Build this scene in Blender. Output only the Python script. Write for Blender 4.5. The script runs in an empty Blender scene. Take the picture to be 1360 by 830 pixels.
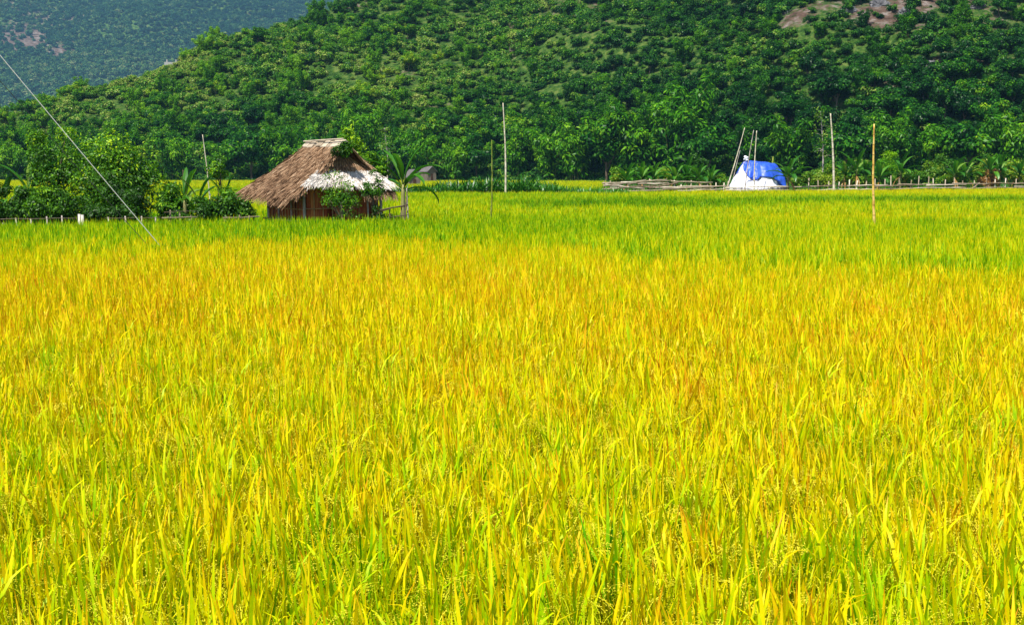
import bpy, math
import numpy as np
PI = math.pi
R = math.radians
scene = bpy.context.scene
COL = scene.collection
CAM = np.array([0.0, 0.0, 2.35])
FPX = 1700.0
PITCH = math.atan(185/1700)
RICE = 0.85

# ------------------------------------------------------------ camera maths
def at(px, py, d):
    """world point seen at photo pixel (px,py) at depth y=d"""
    cp, sp = math.cos(PITCH), math.sin(PITCH)
    up = 415-py
    r = np.array([px-680, FPX*cp+up*sp, -FPX*sp+up*cp])
    return CAM + r*(d/r[1])
def X(px, d): return at(px, 230, d)[0]
def proj(x, y, z):
    cp, sp = math.cos(PITCH), math.sin(PITCH)
    z = z-CAM[2]
    f = y*cp-z*sp
    return 680+FPX*x/f, 415-FPX*(y*sp+z*cp)/f

# ------------------------------------------------------------ noise
def vnoise(x, y, seed=0):
    x = np.asarray(x, float); y = np.asarray(y, float)
    xi = np.floor(x).astype(np.int64); yi = np.floor(y).astype(np.int64)
    xf = x-xi; yf = y-yi
    def h(a, b):
        n = (a*374761393 + b*668265263 + seed*974634777) & 0xffffffff
        n = ((n ^ (n >> 13))*1274126177) & 0xffffffff
        return ((n ^ (n >> 16)) & 0xffff)/65535.0
    u = xf*xf*(3-2*xf); v = yf*yf*(3-2*yf)
    return (h(xi, yi)*(1-u)+h(xi+1, yi)*u)*(1-v)+(h(xi, yi+1)*(1-u)+h(xi+1, yi+1)*u)*v
def fbm(x, y, seed=0, o=4):
    s = 0; a = .5; t = 0
    for i in range(o):
        s = s+a*vnoise(np.asarray(x)*2**i, np.asarray(y)*2**i, seed+i*17); t += a; a *= .5
    return s/t

# ------------------------------------------------------------ mesh builder
class MB:
    def __init__(s): s.V = []; s.F = []; s.H = []; s.Rn = []; s.n = 0
    def add(s, V, F, h=0.0, rnd=0.5, mat=0):
        V = np.asarray(V, float).reshape(-1, 3); F = np.asarray(F, np.int64)
        s.V.append(V); s.F.append((F+s.n, mat))
        s.H.append(np.broadcast_to(np.asarray(h, float), (len(V),)))
        s.Rn.append(np.broadcast_to(np.asarray(rnd, float), (len(V),)))
        s.n += len(V); return s
    def merge(s, o, M=None, mat=None):
        for V, H, Rn, (F, m) in zip(o.V, o.H, o.Rn, o.F):
            pass
        off = s.n
        for V in o.V:
            s.V.append(V if M is None else V@M[:3, :3].T+M[:3, 3])
        s.H += o.H; s.Rn += o.Rn
        s.F += [(F+off, m if mat is None else mat) for F, m in o.F]
        s.n += o.n
        return s
    def mesh(s, name, mats, smooth=True):
        me = bpy.data.meshes.new(name)
        V = np.concatenate(s.V); me.vertices.add(len(V)); me.vertices.foreach_set('co', V.ravel())
        loops = np.concatenate([F.ravel() for F, m in s.F])
        ks = np.concatenate([np.full(len(F), F.shape[1]) for F, m in s.F])
        mi = np.concatenate([np.full(len(F), m) for F, m in s.F])
        me.loops.add(len(loops)); me.loops.foreach_set('vertex_index', loops.astype(np.int32))
        me.polygons.add(len(ks))
        st = np.concatenate([[0], np.cumsum(ks)[:-1]])
        me.polygons.foreach_set('loop_start', st.astype(np.int32))
        me.polygons.foreach_set('material_index', mi.astype(np.int32))
        me.polygons.foreach_set('use_smooth', np.full(len(ks), smooth))
        me.update(calc_edges=True); me.validate()
        for n, A in (('h', s.H), ('rnd', s.Rn)):
            a = me.attributes.new(n, 'FLOAT', 'POINT'); a.data.foreach_set('value', np.concatenate(A).astype(np.float32))
        for m in mats: me.materials.append(m)
        return me

def strips(mb, P, W, h=None, rnd=None, mat=0):
    """P (n,k,3) centre lines, W (n,k,3) half-width vectors"""
    n, k, _ = P.shape
    V = np.stack([P-W, P+W], 2)           # n,k,2,3
    idx = np.arange(n*k*2).reshape(n, k, 2)
    F = np.stack([idx[:, :-1, 0], idx[:, :-1, 1], idx[:, 1:, 1], idx[:, 1:, 0]], -1).reshape(-1, 4)
    if h is None: h = np.broadcast_to(np.linspace(0, 1, k)[None, :], (n, k))
    H = np.repeat(h[:, :, None], 2, 2).ravel()
    if rnd is None: rnd = np.full(n, .5)
    Rn = np.repeat(rnd, k*2)
    mb.add(V.reshape(-1, 3), F, H, Rn, mat)

def tube(mb, P, r, sides=6, rnd=.5, mat=0, cap=True):
    P = np.asarray(P, float); k = len(P); r = np.broadcast_to(np.asarray(r, float), (k,))
    T = np.gradient(P, axis=0); T /= np.linalg.norm(T, axis=1)[:, None]+1e-9
    ref = np.array([0, 0, 1.0]) if abs(T[0, 2]) < .9 else np.array([1.0, 0, 0])
    A = np.cross(T, ref); A /= np.linalg.norm(A, axis=1)[:, None]+1e-9
    B = np.cross(T, A)
    a = np.arange(sides)*2*PI/sides
    V = P[:, None]+r[:, None, None]*(np.cos(a)[None, :, None]*A[:, None]+np.sin(a)[None, :, None]*B[:, None])
    idx = np.arange(k*sides).reshape(k, sides); nx = np.roll(idx, -1, 1)
    F = np.stack([idx[:-1], nx[:-1], nx[1:], idx[1:]], -1).reshape(-1, 4)
    h = np.repeat(np.linspace(0, 1, k), sides)
    mb.add(V.reshape(-1, 3), F, h, rnd, mat)
    if cap:
        base = mb.n-k*sides
        mb.F.append((np.array([idx[0][::-1]])+base, mat)); mb.F.append((np.array([idx[-1]])+base, mat))

def box(mb, c, sx, sy, sz, rnd=.5, mat=0, rot=0.0, dirx=None):
    v = np.array([[x, y, z] for x in (-.5, .5) for y in (-.5, .5) for z in (-.5, .5)])*[sx, sy, sz]
    ca, sa = math.cos(rot), math.sin(rot)
    v = v@np.array([[ca, -sa, 0], [sa, ca, 0], [0, 0, 1]]).T+np.asarray(c)
    F = [[0, 1, 3, 2], [4, 6, 7, 5], [0, 4, 5, 1], [2, 3, 7, 6], [0, 2, 6, 4], [1, 5, 7, 3]]
    mb.add(v, F, 0.5, rnd, mat)

def unit(v): return v/(np.linalg.norm(v, axis=-1, keepdims=True)+1e-9)

def leaves(mb, rng, P, N, L, Wd, rnd, mat=0, droop=0.0, fold=True):
    """rhombus leaves at P, facing N"""
    n = len(P)
    a = unit(rng.normal(size=(n, 3))+np.array([0, 0, -droop]))
    N = unit(N); d = unit(a-(a*N).sum(1, keepdims=True)*N)
    s = np.cross(N, d)
    L = np.broadcast_to(L, (n,))[:, None]; Wd = np.broadcast_to(Wd, (n,))[:, None]
    V = np.stack([P, P+d*L*.42+s*Wd*.5+N*L*.04, P+d*L-N*L*.12, P+d*L*.42-s*Wd*.5+N*L*.04], 1)
    F = np.arange(n*4).reshape(n, 4)
    mb.add(V.reshape(-1, 3), F, np.tile([0, .4, 1, .4], n), np.repeat(rnd, 4), mat)

# ------------------------------------------------------------ object helpers
def tag(o, label=None, cat=None, group=None, kind=None):
    if label: o['label'] = label
    if cat: o['category'] = cat
    if group: o['group'] = group
    if kind: o['kind'] = kind
    return o
def link(name, me, parent=None, loc=None, rz=0.0, sc=None):
    o = bpy.data.objects.new(name, me); COL.objects.link(o)
    if parent is not None: o.parent = parent
    if loc is not None: o.location = tuple(loc)
    if rz: o.rotation_euler = (0, 0, rz)
    if sc is not None: o.scale = (sc,)*3 if np.isscalar(sc) else tuple(sc)
    return o
def thing(name, label, cat, loc=(0, 0, 0), rz=0.0, group=None, sc=None):
    o = link(name, None, None, loc, rz, sc); o.empty_display_size = .3
    return tag(o, label, cat, group)

# ------------------------------------------------------------ materials
def newmat(name):
    m = bpy.data.materials.new(name); m.use_nodes = True
    nt = m.node_tree; nt.nodes.clear()
    out = nt.nodes.new('ShaderNodeOutputMaterial')
    return m, nt, out
def N(nt, t, **kw):
    n = nt.nodes.new(t)
    for k, v in kw.items(): setattr(n, k, v)
    return n
def attr(nt, name, typ='GEOMETRY'):
    n = N(nt, 'ShaderNodeAttribute', attribute_name=name, attribute_type=typ); return n.outputs['Fac']
def mth(nt, op, a, b=None, clamp=False):
    n = N(nt, 'ShaderNodeMath', operation=op, use_clamp=clamp)
    for i, v in enumerate((a, b)):
        if v is None: continue
        if isinstance(v, (int, float)): n.inputs[i].default_value = v
        else: nt.links.new(v, n.inputs[i])
    return n.outputs[0]
def ramp(nt, fac, stops, interp='LINEAR'):
    n = N(nt, 'ShaderNodeValToRGB'); n.color_ramp.interpolation = interp
    e = n.color_ramp.elements
    while len(e) < len(stops): e.new(.5)
    for el, (p, c) in zip(e, stops): el.position = p; el.color = (*c, 1)
    nt.links.new(fac, n.inputs[0]); return n.outputs[0]
def noise(nt, scale, detail=3.0, vec=None, rough=.55):
    n = N(nt, 'ShaderNodeTexNoise'); n.inputs['Scale'].default_value = scale
    n.inputs['Detail'].default_value = detail; n.inputs['Roughness'].default_value = rough
    if vec is None:
        g = N(nt, 'ShaderNodeNewGeometry'); vec = g.outputs['Position']
    nt.links.new(vec, n.inputs['Vector']); return n.outputs['Fac']
def leaf_shader(nt, out, col, trans=.35, gloss=.06, rough=.45, tcol=None):
    d = N(nt, 'ShaderNodeBsdfDiffuse'); t = N(nt, 'ShaderNodeBsdfTranslucent'); g = N(nt, 'ShaderNodeBsdfGlossy')
    g.inputs['Roughness'].default_value = rough
    nt.links.new(col, d.inputs[0]); nt.links.new(tcol or col, t.inputs[0])
    m = N(nt, 'ShaderNodeMixShader'); m.inputs[0].default_value = trans
    nt.links.new(d.outputs[0], m.inputs[1]); nt.links.new(t.outputs[0], m.inputs[2])
    m2 = N(nt, 'ShaderNodeMixShader'); m2.inputs[0].default_value = gloss
    nt.links.new(m.outputs[0], m2.inputs[1]); nt.links.new(g.outputs[0], m2.inputs[2])
    nt.links.new(m2.outputs[0], out.inputs['Surface'])

def mat_rice(name, stops, hgain=.22, rgain=.5, trans=.45, gloss=.05):
    m, nt, out = newmat(name)
    t = attr(nt, 'tint', 'INSTANCER')
    a = mth(nt, 'ADD', mth(nt, 'MULTIPLY', attr(nt, 'h'), hgain), mth(nt, 'MULTIPLY', mth(nt, 'SUBTRACT', attr(nt, 'rnd'), .5), rgain))
    n = mth(nt, 'MULTIPLY', mth(nt, 'SUBTRACT', noise(nt, 1.1, 3), .5), .38)
    tip = mth(nt, 'MULTIPLY', mth(nt, 'POWER', attr(nt, 'h'), 4.0), mth(nt, 'MULTIPLY', attr(nt, 'rnd'), hgain*1.6))
    sp = mth(nt, 'MULTIPLY', mth(nt, 'SUBTRACT', noise(nt, 45, 2), .5), .22)
    f = mth(nt, 'ADD', mth(nt, 'ADD', mth(nt, 'ADD', t, a), mth(nt, 'ADD', tip, sp)), n, clamp=True)
    leaf_shader(nt, out, ramp(nt, f, stops), trans, gloss)
    return m
M = {}
M['rice_leaf'] = mat_rice('rice_leaf', [(0, (.020, .13, .0)), (.2, (.12, .37, .0)), (.40, (.38, .56, .0)), (.60, (.70, .65, .0)), (.84, (.76, .53, .002)), (1, (.62, .26, .003))], .18, .38, .38, .008)
M['rice_grain'] = mat_rice('rice_grain', [(0, (.24, .36, .004)), (.35, (.55, .56, .01)), (.62, (.90, .80, .05)), (1, (.86, .58, .03))], 0, .4, .3, .006)
M['rice_stem'] = mat_rice('rice_stem', [(0, (.03, .09, .002)), (.5, (.17, .13, .003)), (1, (.24, .10, .006))], .1, .5, .2, .006)  # stems darkened, so shade in the gaps between blades is in the colour

def mat_leaf(name, stops, rgain=.9, trans=.35, gloss=.05, rough=.4, noise_s=None, hgain=0):
    m, nt, out = newmat(name)
    f = mth(nt, 'ADD', mth(nt, 'MULTIPLY', mth(nt, 'SUBTRACT', attr(nt, 'rnd'), .5), rgain), .5)
    f = mth(nt, 'ADD', f, attr(nt, 'tint', 'INSTANCER'))
    if hgain: f = mth(nt, 'ADD', f, mth(nt, 'MULTIPLY', attr(nt, 'h'), hgain))
    if noise_s: f = mth(nt, 'ADD', f, mth(nt, 'MULTIPLY', mth(nt, 'SUBTRACT', noise(nt, noise_s, 2), .5), .8))
    f = mth(nt, 'ADD', f, 0.0, clamp=True)
    leaf_shader(nt, out, ramp(nt, f, stops), trans, gloss, rough); return m
M['forest'] = mat_leaf('forest_leaf', [(0, (0.006, 0.042, 0.006)), (.3, (0.015, 0.099, 0.006)), (.55, (0.045, 0.1875, 0.005)), (.8, (0.12, 0.3, 0.005)), (1, (0.27, 0.405, 0.01))], 1.1, .3, .01)
M['scrub'] = mat_leaf('scrub_leaf', [(0, (0.0093, 0.0527, 0.0084)), (.3, (0.0217, 0.1054, 0.0096)), (.55, (0.0589, 0.1938, 0.0096)), (.8, (0.1395, 0.279, 0.0168)), (1, (0.248, 0.31, 0.06))], 1.1, .25, .01)
M['far_scrub'] = mat_leaf('far_scrub_leaf', [(0, (0.008, 0.035, 0.022)), (.3, (0.020, 0.075, 0.030)), (.55, (0.05, 0.135, 0.042)), (.8, (0.12, 0.21, 0.06)), (1, (0.24, 0.28, 0.11))], 1.0, .25, .0)  # greens lightened and shifted blue, distance haze put into the colour
M['garden_leaf'] = mat_leaf('garden_leaf', [(0, (0.0115, 0.05175, 0.004)), (.4, (0.0345, 0.138, 0.005)), (.7, (0.09775, 0.253, 0.008)), (1, (0.299, 0.391, 0.015))], .9, .35, .02, .5)
M['bamboo'] = mat_leaf('bamboo_leaf', [(0, (0.00675, 0.0513, 0.003)), (.35, (0.027, 0.1418, 0.003)), (.65, (0.081, 0.27, 0.003)), (1, (0.216, 0.432, 0.006))], 1.1, .35, .01)
M['tree_leaf'] = mat_leaf('broad_leaf', [(0, (0.009, 0.036, 0.0036)), (.35, (0.024, 0.09, 0.0036)), (.7, (0.0675, 0.21, 0.0048)), (.85, (0.21, 0.45, 0.006)), (1, (0.45, 0.63, 0.012))], 1.0, .35, .02, .5)
M['banana_leaf'] = mat_leaf('banana_leaf', [(0, (.010, .07, .006)), (.5, (.035, .17, .008)), (.85, (.10, .28, .012)), (1, (.28, .32, .06))], .9, .4, .04, .4)
M['crop'] = mat_leaf('crop_leaf', [(0, (.005, .05, .003)), (.5, (.018, .13, .004)), (1, (.09, .28, .012))], 1.0, .35, .03, .4)
M['dry_leaf'] = mat_leaf('dry_leaf', [(0, (.16, .07, .02)), (1, (.45, .25, .08))], 1.0, .2, .02)

def mat_simple(name, stops, rough=.8, ns=6.0, rg=.6, ng=.6, spec=.2, stretch=None, bump=0):
    m, nt, out = newmat(name)
    b = N(nt, 'ShaderNodeBsdfPrincipled'); b.inputs['Roughness'].default_value = rough
    b.inputs['Specular IOR Level'].default_value = spec
    vec = None
    if stretch:
        g = N(nt, 'ShaderNodeTexCoord'); mp = N(nt, 'ShaderNodeMapping'); mp.inputs['Scale'].default_value = stretch
        nt.links.new(g.outputs['Object'], mp.inputs[0]); vec = mp.outputs[0]
    nz = noise(nt, ns, 4, vec)
    f = mth(nt, 'ADD', mth(nt, 'MULTIPLY', mth(nt, 'SUBTRACT', attr(nt, 'rnd'), .5), rg), mth(nt, 'MULTIPLY', mth(nt, 'SUBTRACT', nz, .5), ng*2))
    f = mth(nt, 'ADD', f, .5, clamp=True)
    nt.links.new(ramp(nt, f, stops), b.inputs['Base Color'])
    if bump:
        bp = N(nt, 'ShaderNodeBump'); bp.inputs['Strength'].default_value = bump; bp.inputs['Distance'].default_value = .05
        nt.links.new(nz, bp.inputs['Height']); nt.links.new(bp.outputs[0], b.inputs['Normal'])
    nt.links.new(b.outputs[0], out.inputs['Surface']); return m
M['bark'] = mat_simple('bark', [(0, (.04, .028, .018)), (.5, (.12, .09, .06)), (1, (.25, .20, .15))], ns=14)
M['culm'] = mat_simple('bamboo_culm', [(0, (.10, .12, .03)), (1, (.30, .28, .10))], ns=4)
M['banana_stem'] = mat_simple('banana_stem', [(0, (.10, .07, .03)), (.5, (.20, .20, .07)), (1, (.34, .32, .14))], ns=5)
M['thatch'] = mat_simple('brown_thatch', [(0, (.045, .024, .013)), (.35, (.15, .084, .045)), (.7, (.30, .18, .10)), (1, (.48, .34, .22))], ns=5, rg=.9, ng=.45)
M['thatch_dark'] = mat_simple('dark_brown', [(0, (.03, .015, .01)), (1, (.12, .06, .035))])
M['thatch_white'] = mat_simple('bleached_thatch', [(0, (.25, .19, .14)), (.3, (.55, .48, .42)), (1, (.88, .85, .80))], ns=5, rg=.9, ng=.4)
M['ridge'] = mat_simple('ridge_bark', [(0, (.20, .15, .10)), (1, (.50, .42, .32))], ns=9)
M['plank'] = mat_simple('red_brown_plank', [(0, (.10, .015, .006)), (.5, (.36, .075, .025)), (1, (.60, .22, .08))], ns=6, stretch=(6, 6, .6), rg=1.0)
M['bamboo_slat'] = mat_simple('bamboo_slat', [(0, (.26, .12, .05)), (1, (.58, .36, .17))], ns=8)
M['post_grey'] = mat_simple('weathered_post', [(0, (.16, .13, .11)), (.5, (.36, .31, .27)), (1, (.60, .55, .50))], ns=10, stretch=(4, 4, 1))
M['pole_yellow'] = mat_simple('dry_bamboo_pole', [(0, (.28, .14, .03)), (.5, (.60, .36, .08)), (1, (.78, .58, .22))], ns=4, stretch=(1, 1, 1.2))
M['pole_green'] = mat_simple('green_bamboo_pole', [(0, (.07, .09, .01)), (.6, (.18, .22, .03)), (1, (.30, .30, .08))], ns=4)
M['pole_pale'] = mat_simple('pale_bamboo_pole', [(0, (.30, .26, .18)), (.5, (.52, .46, .34)), (1, (.72, .68, .56))], ns=3)
M['fence_wood'] = mat_simple('fence_wood', [(0, (.14, .10, .06)), (.5, (.36, .29, .21)), (1, (.66, .58, .47))], ns=2.5, rg=1.0)
M['mud'] = mat_simple('paddy_mud', [(0, (.018, .016, .006)), (1, (.07, .055, .02))], ns=.7)
M['soil'] = mat_simple('garden_soil', [(0, (.04, .06, .01)), (.5, (.09, .10, .02)), (1, (.16, .11, .05))], ns=.9, rough=.95)
M['rope_w'] = mat_simple('white_cable', [(0, (.85, .84, .84)), (1, (.95, .95, .95))], rough=.5)
M['rope_d'] = mat_simple('dark_cable', [(0, (.03, .035, .03)), (1, (.06, .07, .06))], rough=.6)
M['concrete'] = mat_simple('concrete', [(0, (.20, .20, .20)), (1, (.38, .38, .38))], ns=.3)
M['roof_grey'] = mat_simple('grey_roof', [(0, (.07, .06, .06)), (1, (.17, .155, .15))], ns=2)
M['plaster'] = mat_simple('pale_wall', [(0, (.09, .07, .055)), (1, (.22, .18, .14))], ns=1.5)
M['rock'] = mat_simple('limestone', [(0, (0.06, 0.06, 0.066)), (.5, (0.18, 0.174, 0.18)), (1, (0.36, 0.348, 0.36))], ns=.5, ng=1.0, bump=1)
M['tarp_white'] = mat_simple('white_tarp', [(0, (.55, .54, .66)), (.5, (.76, .75, .84)), (1, (.86, .85, .88))], ns=1.2, rough=.5, spec=.4, bump=.5)
M['tarp_blue'] = mat_simple('blue_tarp', [(0, (.006, .03, .28)), (.5, (.018, .08, .52)), (1, (.06, .17, .72))], ns=1.4, rough=.45, spec=.5, bump=.5)

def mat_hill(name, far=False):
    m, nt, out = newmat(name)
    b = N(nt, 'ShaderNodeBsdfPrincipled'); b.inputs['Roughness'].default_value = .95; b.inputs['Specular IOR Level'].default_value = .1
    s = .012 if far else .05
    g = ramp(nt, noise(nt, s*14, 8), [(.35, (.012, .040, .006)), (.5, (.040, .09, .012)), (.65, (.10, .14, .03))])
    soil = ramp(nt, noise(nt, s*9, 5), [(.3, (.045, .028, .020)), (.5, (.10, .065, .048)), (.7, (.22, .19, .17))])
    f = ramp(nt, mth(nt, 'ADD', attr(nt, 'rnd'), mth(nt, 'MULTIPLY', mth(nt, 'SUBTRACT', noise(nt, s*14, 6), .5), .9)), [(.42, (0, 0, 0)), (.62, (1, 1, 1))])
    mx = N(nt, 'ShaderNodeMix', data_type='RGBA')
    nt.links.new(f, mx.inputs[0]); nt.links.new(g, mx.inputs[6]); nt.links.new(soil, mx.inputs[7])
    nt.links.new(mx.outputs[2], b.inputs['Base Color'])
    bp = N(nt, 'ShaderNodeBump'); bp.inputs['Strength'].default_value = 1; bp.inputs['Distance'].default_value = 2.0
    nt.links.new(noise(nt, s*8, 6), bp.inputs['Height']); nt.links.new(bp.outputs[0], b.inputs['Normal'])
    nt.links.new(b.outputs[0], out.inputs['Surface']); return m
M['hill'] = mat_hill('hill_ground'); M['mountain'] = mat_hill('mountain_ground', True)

# ------------------------------------------------------------ geometry-node scatter ("stuff")
def scatter_tree():
    g = bpy.data.node_groups.new('scatter', 'GeometryNodeTree'); g.is_modifier = True
    g.interface.new_socket('Geometry', in_out='INPUT', socket_type='NodeSocketGeometry')
    g.interface.new_socket('Geometry', in_out='OUTPUT', socket_type='NodeSocketGeometry')
    gi = g.nodes.new('NodeGroupInput'); go = g.nodes.new('NodeGroupOutput'); L = g.links.new
    def na(n, t):
        a = g.nodes.new('GeometryNodeInputNamedAttribute'); a.data_type = t; a.inputs['Name'].default_value = n
        return a.outputs['Attribute']
    pid = na('proto', 'INT')
    c = g.nodes.new('FunctionNodeCompare'); c.data_type = 'INT'; c.operation = 'LESS_THAN'
    ins = [i for i in c.inputs if i.type == 'INT']
    L(pid, ins[0]); ins[1].default_value = 0
    sp = g.nodes.new('GeometryNodeSeparateGeometry'); sp.domain = 'POINT'
    L(gi.outputs[0], sp.inputs['Geometry']); L(c.outputs[0], sp.inputs['Selection'])
    si = g.nodes.new('GeometryNodeSplitToInstances'); si.domain = 'FACE'
    L(sp.outputs['Inverted'], si.inputs[0]); L(na('proto', 'INT'), si.inputs['Group ID'])
    ip = g.nodes.new('GeometryNodeInstanceOnPoints')
    L(sp.outputs['Selection'], ip.inputs['Points']); L(si.outputs[0], ip.inputs['Instance'])
    ip.inputs['Pick Instance'].default_value = True
    L(na('pick', 'INT'), ip.inputs['Instance Index'])
    er = g.nodes.new('FunctionNodeEulerToRotation'); L(na('rot', 'FLOAT_VECTOR'), er.inputs[0]); L(er.outputs[0], ip.inputs['Rotation'])
    L(na('scl', 'FLOAT_VECTOR'), ip.inputs['Scale'])
    L(ip.outputs[0], go.inputs[0])
    return g
SCATTER = scatter_tree()
def scatter(name, protos, mats, P, pick, rot, scl, tint):
    mb = MB(); counts = []
    for p in protos: mb.merge(p); counts.append(p.n)
    npts = len(P)
    mb.V.append(np.asarray(P, float)); mb.H.append(np.zeros(npts)); mb.Rn.append(np.zeros(npts))
    me = mb.mesh(name, mats)
    tot = len(me.vertices); nv = tot-npts
    pr = np.full(tot, -1, np.int32); pr[:nv] = np.repeat(np.arange(len(protos)), counts)
    me.attributes.new('proto', 'INT', 'POINT').data.foreach_set('value', pr)
    a = np.zeros(tot, np.int32); a[nv:] = pick; me.attributes.new('pick', 'INT', 'POINT').data.foreach_set('value', a)
    a = np.zeros(tot, np.float32); a[nv:] = tint; me.attributes.new('tint', 'FLOAT', 'POINT').data.foreach_set('value', a)
    for nm, v in (('rot', rot), ('scl', scl)):
        a = np.zeros((tot, 3), np.float32); a[nv:] = v
        me.attributes.new(nm, 'FLOAT_VECTOR', 'POINT').data.foreach_set('vector', a.ravel())
    o = link(name, me)
    md = o.modifiers.new('scatter', 'NODES'); md.node_group = SCATTER
    return o

# ------------------------------------------------------------ rice
def rice_blades(mb, rng, n, rad, z0, z1, l0, l1, w0, w1, segs, curl=.25, lean=(3, 22), mat=0):
    base = np.zeros((n, 3)); a = rng.uniform(0, 2*PI, n); r = rad*np.sqrt(rng.uniform(0, 1, n))
    base[:, 0] = r*np.cos(a); base[:, 1] = r*np.sin(a); base[:, 2] = rng.uniform(z0, z1, n)
    az = rng.uniform(0, 2*PI, n)
    th0 = R(1)*rng.uniform(lean[0], lean[1], n)
    bend = np.where(rng.uniform(size=n) < curl, rng.uniform(R(45), R(120), n), rng.uniform(R(0), R(28), n))
    L = rng.uniform(l0, l1, n)
    k = segs+1; s = np.linspace(0, 1, k)
    th = th0[:, None]+bend[:, None]*s[None]**2.2
    ds = L[:, None]/segs
    dx = np.sin(th)*ds; dz = np.cos(th)*ds
    cx = np.concatenate([np.zeros((n, 1)), np.cumsum((dx[:, 1:]+dx[:, :-1])/2, 1)], 1)
    cz = np.concatenate([np.zeros((n, 1)), np.cumsum((dz[:, 1:]+dz[:, :-1])/2, 1)], 1)
    P = np.stack([base[:, 0, None]+cx*np.cos(az)[:, None]-.10*cz, base[:, 1, None]+cx*np.sin(az)[:, None], base[:, 2, None]+cz], -1)
    tw = az+PI/2+rng.normal(0, .5, n)
    wd = np.stack([np.cos(tw), np.sin(tw), rng.normal(0, .15, n)], -1)
    w = rng.uniform(w0, w1, n)/2
    prof = np.interp(s, [0, .25, .6, .85, 1], [.55, 1, .85, .45, .04])
    W = wd[:, None]*(w[:, None]*prof[None])[..., None]
    strips(mb, P, W, np.broadcast_to(s[None]**1.6, (n, k)), rng.uniform(0, 1, n), mat)

def grains(mb, rng, C, D, L, W, rnd, mat=1, full=True):
    n = len(C); D = unit(D); a = unit(np.cross(D, rng.normal(size=(n, 3)))); b = np.cross(D, a)
    L = np.broadcast_to(L, (n,))[:, None]; W = np.broadcast_to(W, (n,))[:, None]
    if full:
        V = np.stack([C, C+D*L*.5+a*W, C+D*L*.5+b*W, C+D*L*.5-a*W, C+D*L*.5-b*W, C+D*L], 1)
        o = np.arange(n)[:, None, None]*6
        T = np.array([[0, 2, 1], [0, 3, 2], [0, 4, 3], [0, 1, 4], [5, 1, 2], [5, 2, 3], [5, 3, 4], [5, 4, 1]])[None]
        mb.add(V.reshape(-1, 3), (T+o).reshape(-1, 3), .5, np.repeat(rnd, 6), mat)
    else:
        V = np.stack([C, C+D*L*.5+a*W, C+D*L, C+D*L*.5-a*W], 1)
        mb.add(V.reshape(-1, 3), np.arange(n*4).reshape(n, 4), .5, np.repeat(rnd, 4), mat)

def panicles(mb, rng, n, rad, zt, ng, gl, gw, full=True, stalk=True):
    for i in range(n):
        az = rng.uniform(0, 2*PI); a2 = rng.uniform(0, 2*PI); r = rad*math.sqrt(rng.uniform())
        b = np.array([r*math.cos(a2), r*math.sin(a2), rng.uniform(*zt)])
        s = np.linspace(0, 1, 9)
        th = R(8)+rng.uniform(R(95), R(150))*s**1.3
        Ls = rng.uniform(.2, .28)
        cx = np.concatenate([[0], np.cumsum(np.sin(th[1:])*Ls/8)]); cz = np.concatenate([[0], np.cumsum(np.cos(th[1:])*Ls/8)])
        P = np.stack([b[0]+cx*math.cos(az), b[1]+cx*math.sin(az), b[2]+cz], -1)
        rn = rng.uniform(0, 1)
        if stalk:
            sd = np.array([-math.sin(az), math.cos(az), 0])*.0014
            strips(mb, P[None], np.broadcast_to(sd, (1, 9, 3)), None, np.array([rn]), 1)
        t = rng.uniform(.2, 1, ng)*8; i0 = np.minimum(t.astype(int), 7); f = (t-i0)[:, None]
        C = P[i0]*(1-f)+P[i0+1]*f
        T = P[i0+1]-P[i0]
        D = unit(T)*.8+rng.normal(0, .55, (ng, 3))+np.array([0, 0, -.35])
        C = C+rng.normal(0, .012, (ng, 3))
        grains(mb, rng, C, D, rng.uniform(gl*.8, gl*1.25, ng), gw, np.clip(rn+rng.normal(0, .2, ng), 0, 1), 1, full)

rng = np.random.default_rng(11)
RP = []   # 0-9 near, 10-17 mid, 18-23 far, 24-27 very far
for i in range(10):
    b = MB()
    rice_blades(b, rng, 16, .10, .05, .35, .35, .5, .009, .013, 4, .22, mat=0)
    rice_blades(b, rng, 31, .11, .42, .62, .22, .38, .010, .0185, 5, .14, (2, 18))
    rice_blades(b, rng, 9, .08, .0, .05, .55, .72, .004, .005, 2, 0, (1, 10), mat=2)
    panicles(b, rng, 7, .09, (.50, .66), 40, .0155, .0021)
    RP.append(b)
for i in range(8):
    b = MB()
    rice_blades(b, rng, 6, .09, .1, .35, .35, .5, .014, .02, 3, .2)
    rice_blades(b, rng, 19, .10, .36, .62, .26, .43, .013, .021, 3, .12, (3, 22))
    panicles(b, rng, 4, .10, (.50, .68), 12, .02, .0042, False, False)
    RP.append(b)
for i in range(6):
    b = MB()
    rice_blades(b, rng, 26, .34, .1, .45, .35, .5, .03, .045, 2, .15)
    rice_blades(b, rng, 34, .34, .36, .64, .25, .42, .022, .036, 2, .12, (3, 20))
    panicles(b, rng, 8, .33, (.5, .68), 6, .04, .009, False, False)
    RP.append(b)
for i in range(4):
    b = MB()
    rice_blades(b, rng, 70, .75, .1, .6, .3, .45, .05, .08, 2, .12)
    RP.append(b)

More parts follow.
